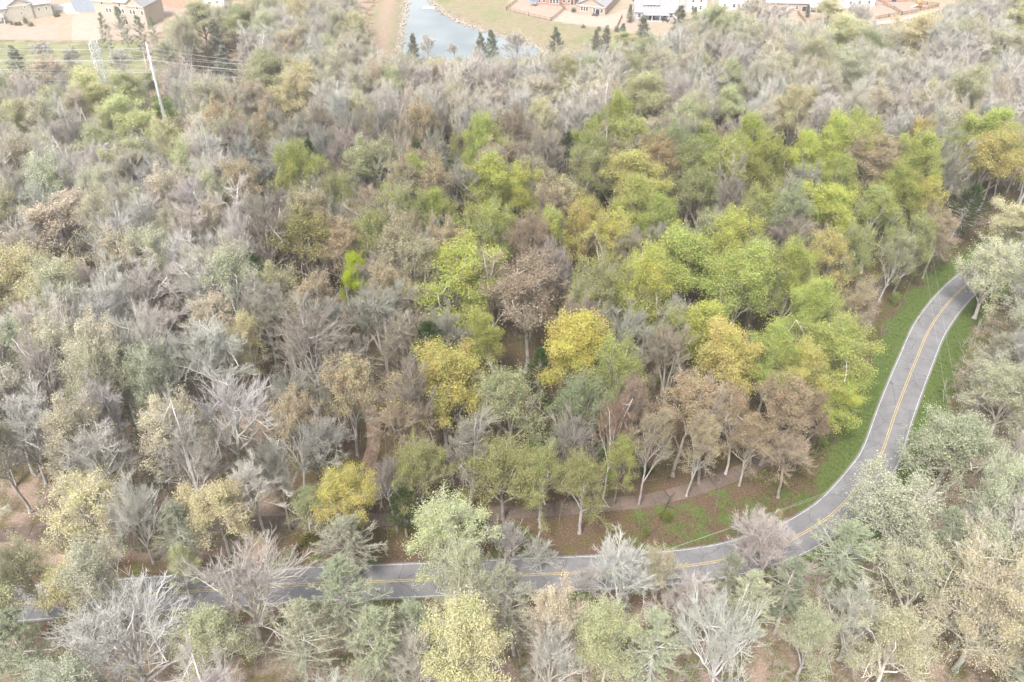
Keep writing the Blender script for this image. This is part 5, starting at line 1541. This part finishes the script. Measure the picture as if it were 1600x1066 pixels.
def pick_kind(x, y, px, py):
    inp = in_parcel(x, y)
    r = rf.random()
    if py > 860 or (px > 1420 and py > 380):                # in front of the road and inside its bend
        tab = [(0.22, 'pine', C_PINE), (0.36, 'pine', C_SAGE), (0.54, 'sparse', C_PALEO), (0.62, 'sparse', C_SAGE), (0.70, 'leafy', C_OLIVE), (1.1, 'bare', C_TAN)]
    elif inp and px > 880:
        tab = [(0.20, 'sparse', C_LIME2), (0.32, 'leafy', C_LIME2), (0.38, 'leafy', C_LIME), (0.46, 'sparse', C_OLIVE), (0.52, 'bud', C_TAN), (0.56, 'bud', C_RUST), (0.62, 'bud', C_PALEO), (0.66, 'leafy', C_YEL), (1.1, 'bare', C_TAN)]
    elif inp:
        tab = [(0.06, 'sparse', C_OLIVE), (0.09, 'leafy', C_LIME2), (0.15, 'bud', C_RUST), (0.25, 'bud', C_TAN), (0.36, 'bud', C_BEIGE), (0.39, 'pine', C_DARK), (1.1, 'bare', C_TAN)]
    elif px < 560 and py < 330:
        tab = [(0.16, 'sparse', C_PALEO), (0.22, 'leafy', C_LIME2), (0.27, 'sparse', C_YEL), (0.35, 'bud', C_TAN), (0.50, 'bud', C_BEIGE), (0.53, 'cedar', C_CEDAR), (1.1, 'bare', C_TAN)]
    elif py < 330:
        tab = [(0.07, 'sparse', C_PALEO), (0.10, 'leafy', C_OLIVE), (0.18, 'bud', C_TAN), (0.20, 'bud', C_RUST), (0.42, 'bud', C_BEIGE), (0.48, 'sparse', C_YEL), (1.1, 'bare', C_TAN)]
    else:
        tab = [(0.05, 'sparse', C_PALEO), (0.08, 'leafy', C_YEL), (0.14, 'bud', C_TAN), (0.16, 'bud', C_RUST), (0.34, 'bud', C_BEIGE), (1.1, 'bare', C_TAN)]
    for p, k, c in tab:
        if r < p:
            return k, c
TW = [(T_GREY, 'grey'), (T_MAUVE, 'mauve'), (T_TAN, 'tan'), (T_SILVER, 'silver'), (T_GREY, 'grey'), (T_MAUVE, 'mauve')]
QUOTA = {'bare': 262, 'sparse': 60, 'leafy': 70, 'bud': 190, 'pine': 60, 'cedar': 20}
REST = []
COLW = {C_PINE: 'green', C_SAGE: 'sage', C_PALEO: 'pale olive', C_OLIVE: 'olive', C_LIME2: 'light green', C_TAN: 'tan budded', C_RUST: 'rust budded', C_BEIGE: 'beige budded', C_LIME: 'lime green', C_YEL: 'yellow', C_DARK: 'dark', C_CEDAR: 'dark'}
NOUN = {'bare': 'bare tree', 'sparse': 'thinly leaved tree', 'leafy': 'leafy tree', 'bud': 'tree', 'pine': 'pine', 'cedar': 'cedar'}
for (x, y, H, W, cx, cy, cd) in FILL:
    kind, leaf = pick_kind(x, y, cx, cy)
    twig, tw_word = TW[rf.randrange(len(TW))]
    l, t, b = palette(x, y, leaf, twig, BARK[rf.randrange(4)])
    if kind == 'pine':
        H, W = H * 0.86, W * 0.86
    if kind == 'cedar':
        H, W = H * 0.55, W * 0.55
    if QUOTA[kind] > 0:
        QUOTA[kind] -= 1
        q = plant(kind, x, y, H, W, l, t, b)
        q['desc'] = (tw_word + ' bare tree') if kind == 'bare' else COLW[leaf] + ' ' + NOUN[kind]
    else:
        REST.append((kind, x, y, H, W, l, t, b))

# labels: a picked-out tree has its own words; every other tree is told by the picked-out tree it stands beside
stars = TREES[:N_STAR]
for t in stars:
    t['o']['label'] = t['label']
    if t['kind'] in ('bare', 'wide'):
        t['o']['group'] = 'bare trees of the wood'
    elif t['kind'] in ('pine', 'cedar'):
        t['o']['group'] = 'evergreens of the wood'
    else:
        t['o']['group'] = 'budding and leafy trees of the wood'
cells = {}
for t in TREES[N_STAR:]:
    best = min(stars, key=lambda s: math.hypot(s['px'] - t['px'], (s['py'] - t['py']) * 1.25))
    dx, dy = t['px'] - best['px'], (t['py'] - best['py']) * 1.25
    if abs(dx) > abs(dy):
        rel = 'right of' if dx > 0 else 'left of'
    else:
        rel = 'in front of' if dy > 0 else 'behind'
    cells.setdefault((t['desc'], rel, best['short']), []).append((math.hypot(dx, dy), t))
    t['o']['group'] = {'bare': 'bare trees of the wood', 'pine': 'evergreens of the wood', 'cedar': 'evergreens of the wood'}.get(t['kind'], 'budding and leafy trees of the wood')
ORDN = ['nearest', 'second', 'third', 'fourth', 'fifth', 'sixth', 'seventh', 'eighth']
for (desc, rel, short), mem in cells.items():
    mem.sort(key=lambda m: m[0])
    for i, (_, t) in enumerate(mem):
        t['o']['label'] = ('%s %s the %s' % (desc, rel, short)) if len(mem) == 1 else ('%s %s %s the %s' % (ORDN[min(i, 7)], desc, rel, short))

# --- the far woods beyond the first few hundred trees: one mass
def instanced(name, label, items, shapes):
    """one object whose points carry whole trees; items: (shape index, x, y, sx, sz, rot, leaf, twig, bark)"""
    me = bpy.data.meshes.new(name)
    n = len(items)
    me.vertices.add(n)
    me.vertices.foreach_set('co', np.array([(i[1], i[2], 0.0) for i in items], np.float32).ravel())
    def att(nm, typ, key, arr):
        a = me.attributes.new(nm, typ, 'POINT')
        a.data.foreach_set(key, np.ascontiguousarray(arr).ravel())
    att('which', 'INT', 'value', np.array([i[0] for i in items], np.int32))
    att('size', 'FLOAT_VECTOR', 'vector', np.array([(i[3], i[3], i[4]) for i in items], np.float32))
    att('turn', 'FLOAT_VECTOR', 'vector', np.array([(0, 0, i[5]) for i in items], np.float32))
    for k, nm in ((6, 'leaf_col'), (7, 'twig_col'), (8, 'bark_col')):
        att(nm, 'FLOAT_COLOR', 'color', np.array([(*i[k], 1.0) for i in items], np.float32))
    me.update()
    o = link(name, me)
    ng = bpy.data.node_groups.new(name, 'GeometryNodeTree')
    ng.interface.new_socket('Geometry', in_out='INPUT', socket_type='NodeSocketGeometry')
    ng.interface.new_socket('Geometry', in_out='OUTPUT', socket_type='NodeSocketGeometry')
    nd, lk = ng.nodes, ng.links
    gi, go = nd.new('NodeGroupInput'), nd.new('NodeGroupOutput')
    join = nd.new('GeometryNodeJoinGeometry')
    def named(nm, typ):
        q = nd.new('GeometryNodeInputNamedAttribute')
        q.data_type = typ
        q.inputs['Name'].default_value = nm
        return q.outputs['Attribute']
    w_, s_, t_ = named('which', 'INT'), named('size', 'FLOAT_VECTOR'), named('turn', 'FLOAT_VECTOR')
    e2r = nd.new('FunctionNodeEulerToRotation')
    lk.new(t_, e2r.inputs[0])
    for k, (tr, cr) in enumerate(shapes):
        jj = nd.new('GeometryNodeJoinGeometry')
        for ob in (tr, cr):
            oi = nd.new('GeometryNodeObjectInfo')
            oi.transform_space = 'ORIGINAL'
            oi.inputs['Object'].default_value = ob
            lk.new(oi.outputs['Geometry'], jj.inputs[0])
        cmp_ = nd.new('FunctionNodeCompare')
        cmp_.data_type = 'INT'
        cmp_.operation = 'EQUAL'
        lk.new(w_, cmp_.inputs[2])
        cmp_.inputs[3].default_value = k
        ip = nd.new('GeometryNodeInstanceOnPoints')
        lk.new(gi.outputs[0], ip.inputs['Points'])
        lk.new(cmp_.outputs[0], ip.inputs['Selection'])
        lk.new(jj.outputs[0], ip.inputs['Instance'])
        lk.new(e2r.outputs[0], ip.inputs['Rotation'])
        lk.new(s_, ip.inputs['Scale'])
        lk.new(ip.outputs[0], join.inputs[0])
    lk.new(join.outputs[0], go.inputs[0])
    md = o.modifiers.new('trees', 'NODES')
    md.node_group = ng
    return tag(o, label, kind='stuff')

def example(me):
    for o in bpy.data.objects:
        if o.data == me:
            return o
def shapes_for(kinds):
    out, idx = [], {}
    for k in kinds:
        for j, s in enumerate(SH[k]):
            tr, cr = example(s.trunk), example(s.crown)
            if tr is not None and cr is not None:
                idx.setdefault(k, []).append(len(out))
                out.append((tr, cr))
    return out, idx
shp, idx = shapes_for(['bare', 'bud', 'leafy', 'sparse', 'pine', 'cedar'])
flat = [s for k in ['bare', 'bud', 'leafy', 'sparse', 'pine', 'cedar'] for s in SH[k] if example(s.trunk) is not None]
if REST:
    items = []
    for (kind, x, y, H, W, l, t, b) in REST:
        i = rf.choice(idx[kind])
        items.append((i, x, y, W / flat[i].W, H / flat[i].H, rf.uniform(0, 6.28), l, t, b))
    instanced('distant_woods', 'hazy grey and mauve mass of far bare woods', items, shp)
print('TREES', len(TREES), 'stars', N_STAR, 'rest', len(REST), {k: sum(1 for t in TREES if t['kind'] == k) for k in NAMES})
# ------------------------------------------------------------------ shrubs and undergrowth
SHRUBS = [(150, 705, 5.0, C_BRIGHT, 'bright green shrub under mauve stems on the left'), (166, 735, 4.0, (0.10, 0.20, 0.03), 'darker green shrub below the bright green shrub on the left'),
          (248, 750, 4.2, (0.07, 0.15, 0.03), 'dark green shrub among pale stems left of the wide white branched tree'), (300, 690, 3.6, C_GOLD, 'golden shrub left of the wide white branched tree'),
          (500, 722, 4.6, C_DARK, 'dark green shrub at the foot of the round tan dome'), (524, 745, 4.0, (0.07, 0.12, 0.03), 'green shrub behind the bright yellow low tree'),
          (610, 760, 3.2, C_DARK, 'dark shrub left behind the dark green evergreen'), (730, 700, 3.6, (0.09, 0.14, 0.03), 'green shrub below the yellow tan tree'),
          (840, 700, 4.4, (0.20, 0.27, 0.05), 'light green shrub under the herringbone limbed tree'), (868, 690, 3.8, (0.16, 0.24, 0.05), 'light green shrub right of the one under the herringbone tree'),
          (955, 735, 3.8, (0.18, 0.26, 0.04), 'bright green shrub beside the start of the visible path'), (940, 700, 3.6, (0.15, 0.22, 0.05), 'green shrub behind the bright one near the path'),
          (1010, 735, 2.6, C_DARK, 'small dark shrub just above the concrete path'), (1040, 808, 2.4, (0.16, 0.17, 0.05), 'low olive shrub on the bank below the path'),
          (1010, 830, 2.0, (0.20, 0.22, 0.07), 'low light shrub on the brown bank near the road'), (1175, 800, 1.9, (0.17, 0.19, 0.06), 'olive shrub on the bank left of the small tan one'),
          (1218, 800, 1.5, C_TAN, 'small tan shrub on the bank of the inner bend'), (1345, 600, 3.0, (0.14, 0.22, 0.04), 'green shrub on the verge under the lime trees'),
          (1330, 640, 2.6, (0.16, 0.24, 0.05), 'green shrub on the verge below the low lime tree'), (1400, 470, 3.0, (0.20, 0.25, 0.08), 'pale green shrub on the upper grass verge'),
          (480, 845, 3.4, (0.17, 0.16, 0.05), 'olive brown shrub by the lower left corner of the wood'), (455, 868, 2.8, (0.14, 0.15, 0.05), 'dull olive shrub next to the road at the wood corner'),
          (655, 800, 3.2, (0.08, 0.13, 0.03), 'dark green shrub right of the dark green evergreen'), (820, 835, 2.4, C_OLIVE, 'olive shrub behind the leaning white sapling'),
          (735, 820, 2.6, (0.10, 0.11, 0.03), 'dark olive shrub behind the pale lime roadside tree'), (1285, 690, 2.2, (0.15, 0.2, 0.05), 'small green shrub at the dark trunked oak'),
          (520, 905, 3.0, C_OLIVE, 'olive shrub on the near verge of the road corner'), (910, 985, 3.4, C_OLIVE, 'olive shrub below the cream catkin tree'),
          (1230, 945, 3.8, (0.10, 0.17, 0.05), 'green shrub right of the sage pine under the pinkish tree'), (1345, 930, 3.4, C_SAGE, 'sage shrub below the round green pine'),
          (1430, 905, 3.4, (0.12, 0.17, 0.06), 'green shrub left of the big golden tan tree'), (1520, 800, 3.8, (0.13, 0.18, 0.06), 'green shrub right of the pale olive bend tree'),
          (1540, 700, 3.4, C_OLIVE, 'olive shrub right of the pale sage bend tree'), (60, 100, 4.5, C_CEDAR, 'dark green shrub on the edge of the field'),
          (108, 116, 5.5, (0.05, 0.11, 0.03), 'dark green thicket shrub below the field'), (18, 35, 1.8, C_CEDAR, 'small dark shrub at the foot of the long cream house'),
          (24, 36, 1.8, C_CEDAR, 'second small dark shrub along the cream house wall'), (31, 36, 1.8, C_CEDAR, 'third small dark shrub along the cream house wall'),
          (40, 33, 2.6, C_CEDAR, 'larger dark shrub at the middle of the cream house wall'), (47, 37, 2.4, (0.2, 0.17, 0.08), 'brownish shrub near the cream house garden edge'),
          (85, 23, 2.2, C_CEDAR, 'dark upright shrub at the corner of the cream house'), (90, 22, 2.0, C_CEDAR, 'dark upright shrub by the kerb next to the cream house'),
          (236, 36, 2.4, (0.12, 0.15, 0.06), 'green shrub at the right end of the beige house'), (896, 15, 2.2, C_CEDAR, 'dark shrub left of the gabled tan house'),
          (911, 40, 1.8, (0.10, 0.11, 0.06), 'small dark shrub at the edge of the pinkish lawn'), (936, 44, 1.8, (0.12, 0.12, 0.06), 'small dull shrub at the lower end of the pinkish lawn'),
          (964, 46, 2.4, C_CEDAR, 'dark shrub at the foot of the short brown fence'), (1367, 30, 1.6, C_CEDAR, 'small dark shrub by the fence of the bare lawn')]
for k, (px, py, W, c, lab) in enumerate(SHRUBS):
    p = gp(px, py, 1.0)
    l, t, b = palette(p[0], p[1], c, T_BROWN, BARK[1])
    d = plant('shrub', p[0], p[1], W * rt.uniform(0.62, 0.9), W, l, t, b, lab, None, 'shrubs under the trees' if py > 130 else 'garden and field shrubs', var=k)
    d['o']['label'] = lab

def seg_mass(name, label, rgs, pts, hmin, hmax, nseg, mat_col, mat_leaf=None, leafn=0, leafs=0.13):
    pass

# saplings, brush and vines under the wood: nobody could count them
rgu = np.random.default_rng(9)
n_u = 6500
UX = np.stack([rgu.uniform(-190, 190, n_u * 3), 45 + 280 * rgu.random(n_u * 3) ** 1.25], 1)
ok = (dist_poly(UX[:, 0], UX[:, 1], road_c[::3]) > 7.5) & (dist_poly(UX[:, 0], UX[:, 1], path_c[::4]) > 3.2)
pu = proj(UX[:, 0], UX[:, 1], 0)
lim_u = np.interp(np.clip(pu[0], 0, 1600), TOP_X, TOP_Y) + 40
ok &= (pu[1] > lim_u) & (pu[0] > -60) & (pu[0] < 1660) & (pu[1] < 1300)
ok &= ~((pu[0] > 860) & (pu[0] < 1300) & (pu[1] > 770) & (pu[1] < 890) & (rgu.random(len(UX)) < 0.75))
UX = UX[ok][:n_u]
def brush(UX, m, name, col, label, lo, hi):
    st_a, st_b, st_r, br_a, br_b = [], [], [], [], []
    for (x, y) in UX:
        h = rgu.uniform(lo, hi)
        top = np.array([x + rgu.normal(0, 0.10 * h), y + rgu.normal(0, 0.10 * h), h])
        bot = np.array([x, y, -0.1])
        st_a.append(bot); st_b.append(top); st_r.append(0.02 + 0.005 * h)
        tt = rgu.uniform(0.2, 1.0, m)[:, None]
        a = bot + (top - bot) * tt
        az = rgu.uniform(0, 6.28, m)
        e = np.stack([np.cos(az), np.sin(az), rgu.uniform(0.2, 1.3, m)], 1)
        br_a.append(a); br_b.append(a + e * rgu.uniform(0.4, 1.5, (m, 1)))
    st_a, st_b = np.array(st_a), np.array(st_b)
    V1, T1 = tubes(np.stack([st_a, (st_a + st_b) / 2 + rgu.normal(0, 0.12, st_a.shape), st_b], 1), np.array(st_r)[:, None] * np.array([1, .8, .3]), 4)
    ba, bb = np.concatenate(br_a), np.concatenate(br_b)
    V2, T2 = tubes(np.stack([ba, bb], 1), np.broadcast_to(np.array([0.019, 0.009]), (len(ba), 2)), 3)
    u = link(name, mesh_np(name, np.concatenate([V1, V2]), np.concatenate([T1, T2 + len(V1)]), [M_TWIG]))
    u['twig_col'] = col
    tag(u, label, kind='stuff')
    return bb
inn = inside(UX[:, 0], UX[:, 1], parcel)
bb = np.concatenate([brush(UX[inn], 13, 'undergrowth', (0.24, 0.205, 0.165), 'thin brown saplings and brush under the trees of the middle wood', 2.2, 8.0),
                     brush(UX[~inn], 24, 'veiled_undergrowth', (0.41, 0.375, 0.33), 'thin saplings and brush whitened by a painted veil around the middle wood', 1.8, 7.0)])  # brush colour lightened to carry the same painted veil
# young leaves on part of the brush
sel = rgu.random(len(bb)) < 0.22
P = np.repeat(bb[sel], 7, 0)
V3, T3 = leaves(rgu, P, None, 0.16, 0.28)
f_ = link('undergrowth_leaves', mesh_np('undergrowth_leaves', V3, T3, [M_LEAF]))
f_['leaf_col'] = (0.17, 0.21, 0.055)
tag(f_, 'young green leaves on the brush under the trees', kind='stuff')

# grass blades on the verges and dead leaves on the bank: the relief of ground cover
def strip_points(n, d0, d1, cond):
    out = []
    while sum(len(o) for o in out) < n:
        k = rgu.integers(0, len(road_c) - 1, n)
        t = road_c[np.minimum(k + 1, len(road_c) - 1)] - road_c[np.maximum(k - 1, 0)]
        t = t / np.linalg.norm(t, axis=1, keepdims=True)
        nr = np.stack([-t[:, 1], t[:, 0]], 1)
        sd = np.where(rgu.random(n) < 0.5, 1, -1)
        q = road_c[k] + t * rgu.uniform(-1, 1, (n, 1)) + nr * (sd * rgu.uniform(d0, d1, n))[:, None]
        p = proj(q[:, 0], q[:, 1], 0)
        m = cond(p[0], p[1]) & (dist_poly(q[:, 0], q[:, 1], road_c[::3]) > d0 - 0.3) & (dist_poly(q[:, 0], q[:, 1], path_c[::4]) > 1.8)
        out.append(q[m])
    return np.concatenate(out)[:n]
gq = strip_points(34000, 3.9, 11.5, lambda px, py: (px > 1180) & (px < 1640) & (py < 800) & (py > 320) | (px > 985) & (px < 1300) & (py > 765) & (py < 880) & (rgu.random(len(px)) < 0.5))
m = len(gq)
az = rgu.uniform(0, 6.28, m)
w_ = np.stack([np.cos(az), np.sin(az), np.zeros(m)], 1) * 0.075
b_ = np.c_[gq, np.zeros(m)]
tip = b_ + np.c_[rgu.normal(0, 0.12, (m, 2)), rgu.uniform(0.10, 0.45, m) * rgu.uniform(0.5, 1.2, m)]
Vg = np.stack([b_ - w_, b_ + w_, tip], 1).reshape(-1, 3)
go_ = link('grass', mesh_np('grass', Vg, np.arange(len(Vg)).reshape(-1, 3), [M_LEAF]))
go_['leaf_col'] = (0.10, 0.145, 0.04)
tag(go_, 'short green grass on the verge inside the road curve', kind='stuff')
lq = gp(0, 0)
P_ = []
for _ in range(10000):
    px, py = rgu.uniform(560, 1330), rgu.uniform(700, 880)
    P_.append(gp(px, py)[:2])
P_ = np.array(P_)
mm = (dist_poly(P_[:, 0], P_[:, 1], road_c[::3]) > 2.9)
P_ = P_[mm]
Vl, Tl = leaves(rgu, np.c_[P_, np.where(dist_poly(P_[:, 0], P_[:, 1], path_c[::3]) < 1.7, 0.14, 0.06)], None, 0.11, 0.01, up=3.0)
lo_ = link('fallen_leaves', mesh_np('fallen_leaves', Vl, Tl, [M_LEAF]))
lo_['leaf_col'] = (0.20, 0.145, 0.10)
tag(lo_, 'dry brown fallen leaves on the bank beside the path', kind='stuff')

# fallen wood
M_DEAD = simple('dead_wood', (0.34, 0.29, 0.24), 0.2, 2.0, 0.9)
M_DEADB = simple('black_dead_wood', (0.06, 0.05, 0.045), 0.2, 2.0, 0.9)
def branch(px, py, pts, r, mat, label, side=()):
    o = tag(empty('fallen_branch', gp(px, py)), label, 'branch', 'fallen branches on the ground')
    MB().tube(pts, [r * (1 - 0.6 * i / (len(pts) - 1)) for i in range(len(pts))], 7).build('stem', mat, o)
    for s in side:
        MB().tube(s, [r * 0.55, r * 0.4, r * 0.18][:len(s)], 5).build('limb', mat, o)
branch(962, 823, [(-0.7, 0.5, 0.1), (-0.3, -0.1, 0.14), (0.35, -0.25, 0.14), (0.9, 0.35, 0.1)], 0.11, M_DEAD, 'pale curved broken branch lying on the brown bank')
branch(1044, 790, [(-1.4, -2.2, 0.15), (-0.5, -0.6, 0.7), (0.4, 0.9, 1.2), (1.4, 2.0, 1.3)], 0.13, M_DEADB, 'dark broken limb leaning below the concrete path', [[(-0.5, -0.6, 0.7), (0.6, -0.9, 0.5), (1.5, -1.4, 0.2)], [(0.4, 0.9, 1.2), (-0.4, 1.6, 1.6), (-0.9, 2.2, 1.8)]])
branch(590, 655, [(-2.5, -0.6, 0.15), (-0.5, 0.0, 0.2), (1.6, 0.5, 0.18), (3.2, 0.6, 0.12)], 0.16, M_DEAD, 'grey fallen log on the leaf litter left of the wide yellow tan tree')
branch(250, 660, [(-3.0, 1.2, 0.15), (0, 0, 0.2), (3.0, -1.0, 0.15)], 0.17, M_DEAD, 'grey fallen log among mauve stems on the left')
branch(1420, 950, [(-2.5, -1.2, 0.3), (-0.5, 0.0, 0.9), (1.6, 0.9, 1.5), (3.2, 1.9, 1.8)], 0.15, M_DEAD, 'pale broken branch left of the big golden tan tree', [[(-0.5, 0.0, 0.9), (-0.8, 1.0, 1.4), (-0.6, 1.9, 1.7)]])

# ------------------------------------------------------------------ thin spring haze
hz = MB().box(-6100, 6100, -3100, 8100, -3.0, 124.0)
M_HAZE, n, l, out = mat_new('haze_air')
pv = n.new('ShaderNodeVolumePrincipled')
pv.inputs['Color'].default_value = (0.97, 0.98, 1.0, 1)
pv.inputs['Density'].default_value = 0.0002
pv.inputs['Anisotropy'].default_value = 0.2
l.new(pv.outputs[0], out.inputs['Volume'])
HAZE = hz.build('haze', M_HAZE)
tag(HAZE, 'thin pale haze over the woods', kind='stuff')
